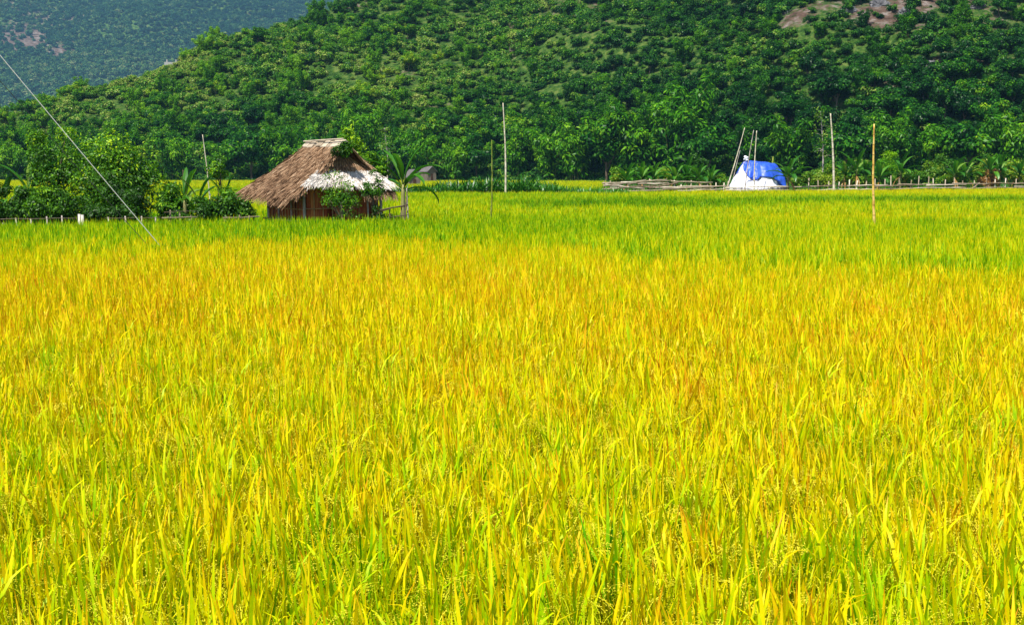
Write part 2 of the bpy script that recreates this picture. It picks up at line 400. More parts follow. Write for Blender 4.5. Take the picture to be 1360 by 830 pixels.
def band(v, a, b, w): return 1/(1+np.exp(-(v-a)/w))*1/(1+np.exp((v-b)/w))
B1 = ([-400, 0, 300, 500, 800, 950, 1150, 1360, 1800], [324, 322, 318, 316, 328, 340, 350, 358, 370])
def field_tint(x, y):
    px, py = proj(x, y, np.full_like(x, RICE))
    b1 = np.interp(px, *B1)+5.0*(vnoise(x*1.5, y*.5, 5)-.5)+3.0*(vnoise(x*4, y*2, 6)-.5)
    # ripe field in front: ripest in its far half
    ripe = np.interp(py-b1, [0, 16, 40, 90, 130, 200, 330, 520, 900], [.40, .48, .54, .575, .54, .49, .46, .44, .44])
    ripe = ripe+.16*(fbm(x*.35, y*.22, 3)-.5)
    ripe = ripe-.25*(py < b1+14)*(vnoise(x*1.3, y*.6, 9) > .62)
    # fields behind
    left = .20+.0*px
    right = np.interp(py, [256, 264, 276, 290, 305, 330, 360], [.46, .26, .38, .35, .32, .43, .36])
    wgt = np.interp(px, [760, 1000], [0, 1])
    lf = np.interp(py, [241, 246, 252, 256, 262, 270, 276, 282, 290, 300, 322], [.40, .40, .25, .30, .26, .34, .38, .33, .19, .17, .28])
    back = lf*(1-wgt)+right*wgt
    back = back+.22*(fbm(x*.12, y*.09, 8)-.5)
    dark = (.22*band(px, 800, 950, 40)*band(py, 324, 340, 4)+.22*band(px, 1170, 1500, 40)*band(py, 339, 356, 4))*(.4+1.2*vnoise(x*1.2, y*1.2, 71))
    dark = dark+.9*band(px, 690, 1010, 25)*band(py, 266, 274, 1.5)+.6*band(px, 1010, 1400, 25)*band(py, 262, 267, 1.2)+.5*band(px, 1190, 1500, 10)*band(py, 292, 298, 1.5)  # first band: shade at the taller rice step, put into the tint
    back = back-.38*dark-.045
    front = py > b1
    return np.where(front, ripe, back), front, px, py, b1

def excluded(x, y):
    px, _ = proj(x, y, np.full_like(x, 0.0))
    gfront = np.interp(px, [-800, 0, 300, 540, 545], [37.6, 37.6, 40.5, 41.2, 41.5])
    g1 = (px < np.interp(y, [41, 47], [535, 500])) & (y > gfront) & (y < np.interp(px, [-800, 0, 200, 500], [58, 58, 51, 48]))
    fy = np.interp(x, [7, 53, 90], [104, 126, 143])
    g2 = (x > 7.6+(y-104)*.07) & (y > fy)
    g3 = (x > -9) & (x < 9.4) & (y > 100) & (y < 108)  # maize strip
    foot = FOOT(x)-6
    return g1 | g2 | g3 | (y > foot)
def FOOT(x): return np.interp(x, [-220, -120, 0, 40, 70, 120], [275, 272, 262, 238, 215, 205])

def rice_points(rng, y0, y1, dens, margin):
    if y1 < 50:      # planted hills on a jittered grid
        sp = 1/math.sqrt(dens); w1 = .43*y1+margin
        x, y = np.meshgrid(np.arange(-w1, w1, sp), np.arange(y0, y1, sp)); x = x.ravel()+rng.uniform(-.42, .42, x.size)*sp; y = y.ravel()+rng.uniform(-.42, .42, y.size)*sp
        k = np.abs(x) < .43*y+margin; return x[k], y[k]
    n = int(dens*((y1**2-y0**2)*.43+2*margin*(y1-y0)))
    # sample y with density proportional to width
    y = rng.uniform(y0, y1, n*2); w = .43*y+margin
    y = y[rng.uniform(size=n*2) < w/(.43*y1+margin)][:n]
    x = rng.uniform(-1, 1, len(y))*(.43*y+margin)
    return x, y
rng = np.random.default_rng(5)
allx, ally, allp, alls = [], [], [], []
for (y0, y1, dens, mg, p0, p1) in ((2.4, 13, 31, 2.2, 0, 10), (13, 46, 30, 3, 10, 18), (46, 125, 5.0, 5, 18, 24), (125, 268, 1.3, 8, 24, 28)):
    x, y = rice_points(rng, y0, y1, dens, mg)
    allx.append(x); ally.append(y); allp.append(rng.integers(p0, p1, len(x)))
x = np.concatenate(allx); y = np.concatenate(ally); pk = np.concatenate(allp)
keep = ~excluded(x, y); x, y, pk = x[keep], y[keep], pk[keep]
tint, front, px_, py_, b1_ = field_tint(x, y)
n = len(x)
tint = tint+rng.normal(0, .055, n)
ss = rng.uniform(.88, 1.1, n)*(1+.10*(fbm(x*.5, y*.5, 2)-.5))
ss = np.where((~front) & (py_ > b1_-16), ss*1.06, ss)
rot = np.stack([rng.normal(0, .05, n), rng.normal(0, .05, n), rng.uniform(0, 2*PI, n)], -1)
mats = [M['rice_leaf'], M['rice_grain'], M['rice_stem']]
P3 = np.stack([x, y, np.zeros(n)], -1)
S3 = np.stack([ss, ss, ss], -1)
# flat yaw only within +-: the blades lean a little left everywhere, so keep yaw small for near ones
yaw = np.where(rng.uniform(size=n) < .65, rng.normal(0, .5, n), rng.uniform(0, 2*PI, n)); rot[:, 2] = yaw
f = front
o = scatter('ripe_rice', RP[:18], mats, P3[f], np.minimum(pk[f], 17), rot[f], S3[f], tint[f])
tag(o, 'ripening golden yellow rice filling the whole foreground', 'rice field', kind='stuff')
f = ~front
o = scatter('green_rice', RP[10:], mats, P3[f], np.maximum(pk[f]-10, 0), rot[f], S3[f], tint[f])
tag(o, 'bright green and yellow rice plots behind the golden foreground field', 'rice field', kind='stuff')

# ------------------------------------------------------------ ground and hills
def sheet(name, xs, ys, z, mat, rndf=None):
    XX, YY = np.meshgrid(xs, ys, indexing='ij'); ZZ = z(XX, YY) if callable(z) else np.full_like(XX, z)
    V = np.stack([XX, YY, ZZ], -1).reshape(-1, 3); ny = len(ys)
    i = np.arange(len(xs)*ny).reshape(len(xs), ny)
    F = np.stack([i[:-1, :-1], i[1:, :-1], i[1:, 1:], i[:-1, 1:]], -1).reshape(-1, 4)
    mb = MB(); mb.add(V, F, 0, .5 if rndf is None else rndf(XX, YY).ravel())
    return tag(link(name, mb.mesh(name, [mat])), kind='structure')
sheet('ground', np.linspace(-3400, 3400, 7), np.linspace(-200, 4000, 7), 0.0, M['mud'])
RIDX = [-400, -250, -160, -120, -100, -83, -61, -20, 40, 200, 400]
RIDZ = [3, 7, 13, 18.5, 26.5, 36, 47, 75, 105, 130, 140]
def hill_z(x, y):
    r = np.interp(x, RIDX, RIDZ)+9*(fbm(x*.04, y*.04, 4)-.5)
    sl = np.interp(x, [-120, 0, 60, 150], [.42, .46, .55, .68])
    d = y-FOOT(x)+14*(fbm(x*.02, y*.008, 21)-.5)*np.clip((y-FOOT(x))/60, 0, 1)
    up = sl*np.maximum(d, 0)+13*(fbm(x*.035+y*.02, y*.022, 31)-.5)*np.clip(d/50, 0, 1)
    top = r-.25*np.maximum(d-r/sl, 0)
    k = 6.0
    h = np.clip(.5+.5*(top-up)/k, 0, 1); z = top*(1-h)+up*h-k*h*(1-h)
    return np.where(d <= 0, -1.5, np.maximum(z, -1.5))
def bare(x, y):
    px, py = proj(x, y, hill_z(x, y)+1)
    b = .5+1.2*(fbm(x*.045, y*.06, 77, 3)-.5)
    w = np.interp(px, [0, 250, 500, 830, 1000, 1360], [.0, .06, .08, .08, .22, .22])*np.interp(py, [-60, 60, 130, 180], [1.0, .85, .35, 0])
    spots = 0
    for (cx, cy, rx, ry, a) in ((846, 70, 14, 7, .6), (885, 42, 28, 12, .55), (1215, 10, 30, 16, .5), (1160, 15, 30, 22, .45), (1055, 22, 24, 14, .4), (1240, 90, 18, 6, .5), (1190, 122, 14, 9, .4), (530, 92, 22, 5, .35), (680, 68, 4, 3, .7), (458, 75, 5, 3, .6), (510, 118, 12, 5, .5), (930, 95, 16, 8, .4), (1080, 70, 22, 12, .35), (200, 85, 60, 5, .2), (900, 12, 30, 10, .3), (1330, 30, 26, 30, .4)):
        spots = spots+a*np.exp(-((px-cx)/rx)**2-((py-cy)/ry)**2)
    return b-.40+w*.8+spots*.62
gx = np.linspace(-420, 420, 281); gy = np.linspace(195, 620, 171)
sheet('hill', gx, gy, hill_z, M['hill'], lambda a, b: bare(a, b))
MS = 1.8
MTX = [-1500, -900, -620, -450, -330, -230, -120, 60, 300, 900]
MTZ = [330, 340, 330, 300, 262, 226, 190, 130, 90, 60]
def mt_z(x, y):
    return MS*mt_z0(x/MS, y/MS)
def mt_z0(x, y):
    f0 = np.interp(x, [-900, -500, 0], [980, 1010, 1150])
    d = y-f0+120*(fbm(x*.006, y*.003, 3)-.5)
    up = .46*np.maximum(d, 0)+55*(fbm(x*.006, y*.005, 6)-.5)*np.clip(d/150, 0, 1)
    top = np.interp(x, MTX, MTZ)+30*(fbm(x*.01, y*.01, 12)-.5)-.3*np.maximum(y-1800, 0)
    h = np.clip(.5+.5*(top-up)/30, 0, 1)
    z = top*(1-h)+up*h-30*h*(1-h)
    return np.where(d <= 0, -3.0, z)
def mt_bare(x, y):
    px, py = proj(x, y, mt_z(x, y)); x = x/MS; y = y/MS
    s = 1.1*np.exp(-((px-25)/36)**2-((py-50)/18)**2)+.5*np.exp(-((px-78)/14)**2-((py-72)/9)**2)
    return .28+.9*(fbm(x*.015, y*.02, 33, 4)-.5)+s*.8
sheet('mountain', MS*np.linspace(-1500, 900, 241), MS*np.linspace(900, 2300, 141), mt_z, M['mountain'], mt_bare)

# ------------------------------------------------------------ foliage prototypes
def clumped(mb, rng, C, rad, nl, L, Wd, tone, mat=0, up=.3, droop=.3, sq=(1, 1, .8), nj=.6):
    """leaf clumps: centres C (m,3), radii rad (m), nl leaves each"""
    m = len(C); ii = np.repeat(np.arange(m), nl)
    d = unit(rng.normal(size=(len(ii), 3))); d[:, 2] += up; d = unit(d)
    rr = rng.uniform(.35, 1.0, len(ii))**.6*(1+.15*rng.normal(size=len(ii)))
    P = C[ii]+d*(rad[ii]*rr)[:, None]*np.array(sq)
    nrm = unit(d+rng.normal(0, nj, (len(ii), 3))+np.array([0, 0, .3]))
    rn = np.clip(tone[ii]+rng.normal(0, .15, len(ii)), 0, 1)
    leaves(mb, rng, P, nrm, rng.uniform(.7, 1.3, len(ii))*L, rng.uniform(.8, 1.2, len(ii))*Wd, rn, mat, droop)

def limbs(mb, rng, C, h0, r0, base=(0, 0, 0), mat=1, nlimb=7, lean=.1):
    base = np.array(base, float); top = base+[rng.normal(0, lean), rng.normal(0, lean), h0]
    s = np.linspace(0, 1, 6)[:, None]
    tr = base*(1-s)+top*s+np.c_[np.sin(s[:, 0]*3)*lean*.4, np.cos(s[:, 0]*2.3)*lean*.3-lean*.3, 0*s[:, 0]]
    tube(mb, tr, np.linspace(r0, r0*.55, 6), 7, mat=mat)
    for i in rng.choice(len(C), min(nlimb, len(C)), replace=False):
        st = tr[rng.integers(2, 6)]; e = C[i]
        mid = (st+e)/2+np.array([0, 0, .12*np.linalg.norm(e-st)])
        t = np.linspace(0, 1, 5)[:, None]
        tube(mb, st*(1-t)**2+2*mid*t*(1-t)+e*t*t, np.linspace(r0*.45, r0*.1, 5), 5, mat=mat)

def ell_centres(rng, n, c, r, shell=.55, zbias=0):
    d = unit(rng.normal(size=(n, 3))); d[:, 2] = np.abs(d[:, 2])*.5+d[:, 2]*.5+zbias
    return np.array(c)+d*np.array(r)*rng.uniform(shell, 1, (n, 1))

def bamboo_parts(rng, H=9.0, nc=12, nl=260, L=.6, spread=1.0, leafmat=0):
    fo, cu = MB(), MB()
    for i in range(nc):
        az = rng.uniform(0, 2*PI); b = np.array([math.cos(az), math.sin(az), 0])*rng.uniform(.1, .8)*spread
        h = H*rng.uniform(.6, 1.0); out = rng.uniform(.5, 2.3)*spread
        s = np.linspace(0, 1, 9)
        P = np.stack([b[0]+math.cos(az)*out*s**2.4, b[1]+math.sin(az)*out*s**2.4, h*(s-.16*s**4)], -1)
        tube(cu, P, np.linspace(.05, .012, 9), 5, rnd=rng.uniform())
        m = 7; t = np.linspace(.28, 1, m)+rng.normal(0, .03, m)
        C = np.stack([np.interp(t, s, P[:, j]) for j in range(3)], -1)
        C += rng.normal(0, .25, C.shape); C[:, 2] -= .15
        rad = np.interp(t, [.25, .5, .85, 1], [.55, .95, .90, .60])*rng.uniform(.8, 1.15, m)*H/9
        tone = np.clip(rng.normal(.5, .14)+rng.normal(0, .06, m)+.12*(t-.6), 0, 1)  # upper culms toned lighter, light on the tops put into leaf colour
        clumped(fo, rng, C, rad, nl//m*1, L, L*.36, tone, leafmat, .35, .9, (1, 1, .95), .32)
    return fo, cu
def tree_parts(rng, H=8.0, n=26, nl=150, L=.3, wide=.42, leafmat=0, barkmat=0):
    fo, tr = MB(), MB()
    C = ell_centres(rng, n, (0, 0, H*.58), (H*wide, H*wide, H*.36), .4)
    C = np.vstack([C, ell_centres(rng, n//3, (0, 0, H*.5), (H*wide*.5, H*wide*.5, H*.2), .1)])
    rad = rng.uniform(.10, .17, len(C))*H
    tone = np.clip(rng.normal(.45, .13, len(C))+.02*(C[:, 2]-H*.5), 0, 1)  # higher clumps toned lighter: light from above put into leaf colour
    clumped(fo, rng, C, rad, nl, L, L*.6, tone, leafmat, .4, .4, nj=.32)
    limbs(tr, rng, C, H*.5, H*.022, mat=barkmat, lean=H*.03)
    return fo, tr
rng = np.random.default_rng(21)
def both(a, b, m):
    q = MB(); q.merge(a); q.merge(b, mat=m); return q
BAM = [bamboo_parts(rng, 9+i*.4, 10+i, 420, .55, spread=1.25, leafmat=0) for i in range(5)]
TRE = [tree_parts(rng, 8, 20, 150, .50) for i in range(4)]
protos = []; 
for a, b in BAM[:4]: protos.append(both(a, b, 2))
for a, b in TRE:
    q = MB(); q.merge(a, mat=1); q.merge(b, mat=3); protos.append(q)
for i in range(6):   # shrubs, ~3 m wide, low
    q = MB(); n = 12
    C = ell_centres(rng, n, (0, 0, .9), (rng.uniform(.9, 1.7), rng.uniform(.9, 1.7), rng.uniform(.6, 1.3)), .25)
    clumped(q, rng, C, rng.uniform(.35, .85, n), 60, .40, .22, np.clip(rng.normal(.45, .18, n), 0, 1), 4, .4, .3, nj=.35)
    protos.append(q)
fm = [M['bamboo'], M['forest'], M['culm'], M['bark'], M['scrub']]
def grid_pts(rng, x0, x1, y0, y1, sp):
    gx, gy = np.meshgrid(np.arange(x0, x1, sp), np.arange(y0, y1, sp)); gx, gy = gx.ravel(), gy.ravel()
    return gx+rng.uniform(-.5, .5, len(gx))*sp*1.1, gy+rng.uniform(-.5, .5, len(gy))*sp*1.1
def vis(x, y, m): return np.abs(x) < .42*y+m
PX, PI_, SC, TI = [], [], [], []
# tall lower band
x, y = grid_pts(rng, -190, 190, 200, 360, 4.6)
z = hill_z(x, y); bandtop = np.interp(x, [-140, -90, -40, 20, 60, 140], [14, 13, 15, 16, 24, 26])+10*(fbm(x*.03, y*.03, 55)-.5)
k = (y > FOOT(x)+5) & vis(x, y, 30) & (z < bandtop) & (z > -1)
x, y, z, bt = x[k], y[k], z[k], bandtop[k]; n = len(x)
isb = fbm(x*.05, y*.05, 66) > .43
PX.append(np.stack([x, y, z-.4], -1)); PI_.append(np.where(isb, rng.integers(0, 4, n), rng.integers(4, 8, n)))
SC.append(rng.uniform(.55, 1.15, n)*np.interp(z/np.maximum(bt, 1), [.3, 1.0], [1, .6])); TI.append(rng.normal(-.03, .14, n)+.5*(fbm(x*.06, y*.06, 88)-.5)-.26*np.clip((x-5)/25, 0, 1)-.03)  # tint falls to the right: shade of the turned slope in leaf colour
# shrubs above
x, y = grid_pts(rng, -190, 215, 225, 500, 1.85)
z = hill_z(x, y); k = (y > FOOT(x)+10) & vis(x, y, 25) & (z > 6) & (rng.uniform(size=len(x)) > np.clip((bare(x, y)-.42)*4, 0, .85))
ex, ey = proj(x, y, z); k &= (ey > -45)
x, y, z = x[k], y[k], z[k]; n = len(x)
grassy = (fbm(x*.05, y*.06, 123, 3) > .56) & (rng.uniform(size=n) < .38)
x, y, z = x[~grassy], y[~grassy], z[~grassy]; n = len(x)
big = rng.uniform(size=n) < .05+.16*(fbm(x*.06, y*.06, 44) > .52)
PX.append(np.stack([x, y, z-.15], -1)); PI_.append(np.where(big, rng.integers(0, 8, n), rng.integers(8, 14, n)))
SC.append(np.where(big, rng.uniform(.28, .68, n), rng.uniform(.25, 1.25, n)*(.55+1.0*fbm(x*.08, y*.08, 14))))
TI.append(rng.normal(-.04, .14, n)+.75*(fbm(x*.035, y*.04, 99)-.48)-.26*np.clip((x-10)/60, 0, 1)+.10*(x < -20))  # same right-hand slope shade put into the shrub tint
x, y = grid_pts(rng, -170, 150, 200, 290, 2.0)
k = (y > FOOT(x)-1) & (y < FOOT(x)+15) & vis(x, y, 20)
x, y = x[k], y[k]; n = len(x)
PX.append(np.stack([x, y, np.maximum(hill_z(x, y), -.1)-.1], -1)); PI_.append(rng.integers(8, 14, n)); SC.append(rng.uniform(.8, 1.5, n)); TI.append(rng.normal(-.05, .15, n))
P = np.concatenate(PX); pk = np.concatenate(PI_); sc = np.concatenate(SC); ti = np.concatenate(TI); n = len(P)
rot = np.stack([rng.normal(0, .06, n), rng.normal(0, .06, n), rng.uniform(0, 2*PI, n)], -1)
S3 = np.stack([sc*rng.uniform(.85, 1.2, n), sc*rng.uniform(.85, 1.2, n), sc*rng.uniform(.85, 1.15, n)], -1)
o = scatter('hillside_forest', protos, fm, P, pk, rot, S3, ti)
tag(o, 'dense green scrub and bamboo forest covering the steep hillside', 'forest', kind='stuff')
print('hill instances', n)
# far mountain
mp = []
for i in range(5):
    q = MB(); n = 9
    C = ell_centres(rng, n, (0, 0, 1.6), (2.4, 2.4, 1.6), .3)
    clumped(q, rng, C, rng.uniform(.9, 1.4, n), 30, 1.3, .85, np.clip(rng.normal(.45, .16, n), 0, 1), 0, .4, .3); mp.append(q)
x, y = grid_pts(rng, -800*MS, 40*MS, 960*MS, 1800*MS, 4.8*MS)
z = mt_z(x, y); ex, ey = proj(x, y, z)
k = (ex > -130) & (ex < 520) & (ey > -50) & (z > 1) & (rng.uniform(size=len(x)) > np.clip((mt_bare(x, y)-.5)*3, 0, .75))
x, y, z = x[k], y[k], z[k]; n = len(x)
sc = MS*rng.uniform(.6, 1.4, n)*np.interp(z, [60, 190], [1.8, 1])
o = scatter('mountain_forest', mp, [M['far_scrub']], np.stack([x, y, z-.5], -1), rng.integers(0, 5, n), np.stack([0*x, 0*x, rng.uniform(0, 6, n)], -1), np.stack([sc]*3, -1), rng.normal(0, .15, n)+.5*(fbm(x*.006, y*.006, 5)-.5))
tag(o, 'hazy blue green woodland on the far mountain, upper left', 'forest', kind='stuff')
print('mountain instances', n)

# ------------------------------------------------------------ individual trees at the foot of the hill
bam_me = [(a.mesh('bamboo_foliage', [M['bamboo']]), b.mesh('bamboo_culms', [M['culm']])) for a, b in BAM]
tre_me = [(a.mesh('tree_crown', [M['forest']]), b.mesh('tree_trunk', [M['bark']])) for a, b in TRE]
rng = np.random.default_rng(77)
def place_bamboo(px, hpx, label, i, tint=0, d=None, wide=1.0):
    d0 = d or float(FOOT(X(px, 250)))-1
    for _ in range(4):
        if d is None: d0 = float(FOOT(X(px, d0)))-1+rng.uniform(-2, 3)
    s = (hpx*d0/1710)/8.2
    t = thing('bamboo_clump', label, 'bamboo', (X(px, d0), d0, -.05), rng.uniform(0, 6), 'bamboo clumps along the foot of the hill', (s*wide, s*wide, s))
    a = link('foliage', bam_me[i % 5][0], t); b = link('culms', bam_me[i % 5][1], t)
    a['tint'] = tint
def place_tree(px, hpx, label, i, tint=0, d=None, wide=1.0, group='trees along the foot of the hill'):
    d0 = d or float(FOOT(X(px, 250)))-1
    s = (hpx*d0/1710)/7.6
    t = thing('tree', label, 'tree', (X(px, d0), d0, -.05), rng.uniform(0, 6), group, (s*wide, s*wide, s))
    a = link('crown', tre_me[i % 4][0], t); b = link('trunk', tre_me[i % 4][1], t)
    a['tint'] = tint
FR = [
 ('b', 12, 62, 'pale green bamboo clump at the hill foot, at the left frame edge', .12),
 ('b', 60, 70, 'bamboo clump at the hill foot behind the loose tall tree on the left', .1),
 ('t', 105, 60, 'rounded tree at the hill foot behind the crossing cables', 0),
 ('b', 150, 66, 'bamboo clump at the hill foot behind the big dark fruit tree', .08),
 ('t', 196, 62, 'yellow tinged tree at the hill foot between fruit tree and thin stake', .2),
 ('b', 236, 72, 'broad bamboo clump at the hill foot just left of the thin stake', .08),
 ('b', 292, 60, 'bamboo clump at the hill foot just right of the thin stake', .02),
 ('t', 335, 70, 'dark tree at the hill foot directly above the left eave of the hut', -.1),
 ('b', 375, 76, 'tall bamboo clump at the hill foot left of the hut ridge', 0),
 ('b', 478, 84, 'bright bamboo clump at the hill foot right of the hut ridge', .1),
 ('t', 522, 66, 'grey green tree with a pale stem behind the banana by the hut', 0),
 ('b', 560, 72, 'round bamboo clump at the hill foot above the small grey shed', .03),
 ('b', 604, 62, 'low bamboo clump at the hill foot right of the small grey shed', .05),
 ('t', 634, 60, 'dark rounded tree just left of the short green bamboo pole', -.08),
 ('b', 690, 68, 'bamboo clump at the hill foot right of the tall jointed pole', .0),
 ('b', 728, 84, 'light green arching bamboo clump left of the rail fence', .1),
 ('b', 765, 92, 'tall light green bamboo clump above the gap before the fence', .08),
 ('t', 806, 84, 'dark tree at the hill foot above the left end of the fence', -.12),
 ('b', 845, 108, 'big bamboo clump behind the lone bush at the fence end', 0),
 ('b', 898, 120, 'tallest dark bamboo clump behind the fenced banana garden', -.08),
 ('t', 942, 84, 'very dark tree just left of the tarpaulin shelter poles', -.2),
 ('t', 1004, 70, 'dark tree directly behind the tarpaulin shelter', -.25),
 ('b', 1052, 92, 'leafy bamboo clump reaching out right of the shelter poles', -.02),
 ('t', 1128, 84, 'dark tree between the two tall poles on the right', -.15),
 ('b', 1180, 88, 'bamboo clump right of the yellow pole standing in the rice', -.05),
 ('b', 1232, 98, 'bamboo clump at the hill foot under the grey rock patch', -.06),
 ('t', 1284, 92, 'dense tree second from the right frame edge at the hill foot', -.06),
 ('b', 1340, 98, 'bamboo clump at the hill foot at the right frame edge', .02)]
for i, (k, px, h, lab, ti) in enumerate(FR):
    (place_bamboo if k == 'b' else place_tree)(px, h, lab, i, ti)

# ------------------------------------------------------------ bananas
def banana_leaf(mb, rng, base, az, L, wd, th0, bend, rnd):
    k = 11; s = np.linspace(0, 1, k)
    th = th0+bend*s**1.5
    cx = np.concatenate([[0], np.cumsum(np.sin(th[1:])*L/(k-1))]); cz = np.concatenate([[0], np.cumsum(np.cos(th[1:])*L/(k-1))])
    P = np.stack([base[0]+cx*math.cos(az), base[1]+cx*math.sin(az), base[2]+cz], -1)
    sd = np.array([-math.sin(az), math.cos(az), 0.0])
    nrm = np.cross(np.gradient(P, axis=0), sd); nrm = unit(nrm)
    prof = np.interp(s, [0, .12, .2, .5, .8, .95, 1], [.06, .08, .6, 1, .85, .4, .03])*wd/2
    for side in (-1, 1):
        Wv = (sd*side*.93)[None]+(nrm*.38*(1 if nrm[5, 2] > 0 else -1))
        E = P+Wv*(prof*(1+.1*rng.normal(size=k)))[:, None]-np.array([0, 0, .10])*prof[:, None]*s[:, None]*2
        V = np.stack([P, E], 1)
        idx = np.arange(2*k).reshape(k, 2)
        F = np.stack([idx[:-1, 0], idx[:-1, 1], idx[1:, 1], idx[1:, 0]], -1)
        mb.add(V.reshape(-1, 3), F, np.repeat(s, 2), np.clip(rnd+.12*side, 0, 1))
    tube(mb, P-nrm*.01, np.linspace(.022, .004, k), 4, rnd=1.0, cap=False)
def banana(px, d, hm, label, seed, split=False, nl=8, group='banana plants in the fenced garden', leafL=1.0, z0=0, stemz=.5, wdt=.25):
    rng = np.random.default_rng(seed)
    t = thing('banana_plant', label, 'banana plant', (X(px, d), d, z0), 0, group)
    hs = hm*stemz; st = MB()
    tube(st, [[0, 0, 0], [.02, 0, hs*.5], [.03, .02, hs], [.03, .02, hs+.25]], [.11, .09, .065, .04], 8)
    link('stem', st.mesh('banana_stem', [M['banana_stem']]), t)
    allm = MB()
    for i in range(nl):
        az = i*2.4+rng.uniform(-.4, .4)
        mb = MB() if split else allm
        up = i/(nl-1)
        th0 = R(np.interp(up, [0, 1], [66, 10])+rng.uniform(-8, 8)); bend = R(np.interp(up, [0, 1], [85, 45])+rng.uniform(-12, 15))
        banana_leaf(mb, rng, np.array([.03, .02, hs+.05+.2*up]), az, leafL*hm*rng.uniform(.48, .66), wdt*rng.uniform(.8, 1.15)*min(1.2, hm/2.4), th0, bend, rng.uniform(.25, .85))
        if split: link('leaf', mb.mesh('banana_leaf', [M['banana_leaf']]), t)
    if not split: link('leaves', allm.mesh('banana_leaves', [M['banana_leaf']]), t)
    if hm > 2 and not split:
        dm = MB()
        for i in range(3):
            banana_leaf(dm, rng, np.array([.03, .02, hs]), rng.uniform(0, 6), hm*.35, .14, R(120), R(50), .5)
        link('dead_leaf', dm.mesh('dead_banana_leaf', [M['dry_leaf']]), t)
    return t
def hh(py, d): return float(at(680, py, d)[2])      # world height of a photo row at a depth
banana(534, 43.0, hh(203, 43)+.1, 'banana plant with long arching leaves just right of the thatched hut', 4, True, 9, 'banana plants near the hut', 1.0, stemz=.55, wdt=.20)
banana(36, 45.5, hh(212, 45.5), 'banana plant with torn leaves at the left side of the fruit tree', 10, True, 7, 'banana plants near the hut', 1.0)
banana(4, 46, hh(240, 46), 'low banana plant at the extreme left frame edge', 12, True, 6, 'banana plants near the hut')
banana(243, 45.5, hh(232, 45.5), 'banana plant beside the round bush between fruit tree and hut', 15, True, 7, 'banana plants near the hut')
banana(262, 44.5, hh(236, 44.5), 'small banana plant rising out of the round bush left of the hut', 18, True, 6, 'banana plants near the hut')
banana(298, 46, hh(240, 46), 'banana plant pressed against the left eave of the hut', 19, True, 6, 'banana plants near the hut')
BN = [(832, 109, 224, 'small banana plant at the left end of the fenced garden'),
 (852, 110, 219, 'banana plant with one upright leaf, left part of the fenced garden'),
 (868, 111, 218, 'banana plant with spread leaves left of the yellow green bush'),
 (897, 110, 220, 'thin yellowish banana plant in the middle of the left garden'),
 (912, 111, 217, 'banana plant with broad drooping leaves left of the tarpaulin shelter'),
 (928, 109, 221, 'low wide banana plant nearest to the left of the tarpaulin shelter'),
 (944, 113, 226, 'small banana plant partly hidden at the foot of the shelter poles'),
 (1047, 111, 213, 'banana plant standing in front of the right end of the tarpaulin shelter'),
 (1122, 122, 214, 'yellow green banana plant right of the pale tall pole'),
 (1137, 121, 204, 'tall banana plant midway between the two right poles'),
 (1150, 122, 214, 'banana plant just left of the yellow pole'),
 (1168, 120, 222, 'low banana plant just right of the yellow pole'),
 (1196, 124, 207, 'grey green banana plant with radiating leaves behind the fence'),
 (1268, 126, 214, 'banana plant with pale leaves behind the fence right of the bare fence stretch'),
 (1283, 128, 211, 'single upright banana plant left of the brown tinged thicket'),
 (1314, 127, 207, 'bright banana plant in the brown tinged thicket near the right edge'),
 (1328, 129, 205, 'banana plant on the right flank of the brown tinged thicket'),
 (1354, 129, 212, 'banana plant at the right frame edge behind the fence')]
for i, (px, d, py, lab) in enumerate(BN):
    banana(px, d, hh(py-4, d), lab, 100+i, nl=11, stemz=.48, wdt=.42)

# ------------------------------------------------------------ bushes and near trees
def bush(name, label, cat, px0, px1, pytop, d, seed, n=26, nl=90, L=.12, mat='tree_leaf', tone=.4, group=None, depth=None, toptone=0, spread=.16, trunk=True, zlo=.0, wr=.5, aspect=.55, shell=.45):
    rng = np.random.default_rng(seed)
    if d > 100: pytop -= 5; nl = int(nl*1.6); tone = tone+.12 if mat == 'garden_leaf' else tone
    k = d/1710; w = (px1-px0)*k/2; h = hh(pytop, d)
    t = thing(name, label, cat, (X((px0+px1)/2, d), d, 0), 0, group)
    rz = (h-zlo)/2; cz = zlo+rz; dp = depth or w*.8
    C = ell_centres(rng, n, (0, 0, cz), (w*.82, dp*.82, rz*.84), shell)
    if zlo < .3: # keep skirts down to the ground
        m = rng.uniform(size=n) < .3; C[m, 2] = rng.uniform(.1, cz, m.sum())
    rad = rng.uniform(.75, 1.25, n)*spread*(w+rz)
    tn = np.clip(rng.normal(tone, .10, n)+toptone*np.clip((C[:, 2]-cz)/rz, 0, 1), 0, 1)
    fo = MB(); clumped(fo, rng, C, rad, nl, L, L*wr, tn, 0, .35, .35)
    link('crown' if cat == 'tree' else 'foliage', fo.mesh(name+'_leaves', [M[mat]]), t)
    if trunk:
        tr = MB(); limbs(tr, rng, C, cz, max(.03, .028*(w+rz)), lean=.08, mat=0, nlimb=10)
        link('trunk' if cat == 'tree' else 'stems', tr.mesh(name+'_wood', [M['bark']]), t)
    return t
bush('tree', 'large dark green fruit tree with bright young leaves on top, left of the hut', 'tree', 84, 218, 162, 44, 1, 70, 260, .125, tone=.50, toptone=.40, spread=.15)
bush('tree', 'loose tall tree with sparse leafy top at the left behind the banana', 'tree', 28, 116, 146, 46, 2, 46, 190, .115, tone=.52, toptone=.25, spread=.14, shell=.5)
bush('shrub', 'leafy dark shrub at the foot of the loose tall tree', 'shrub', 28, 112, 228, 41, 3, 44, 190, .11, tone=.45, spread=.15, toptone=.15)
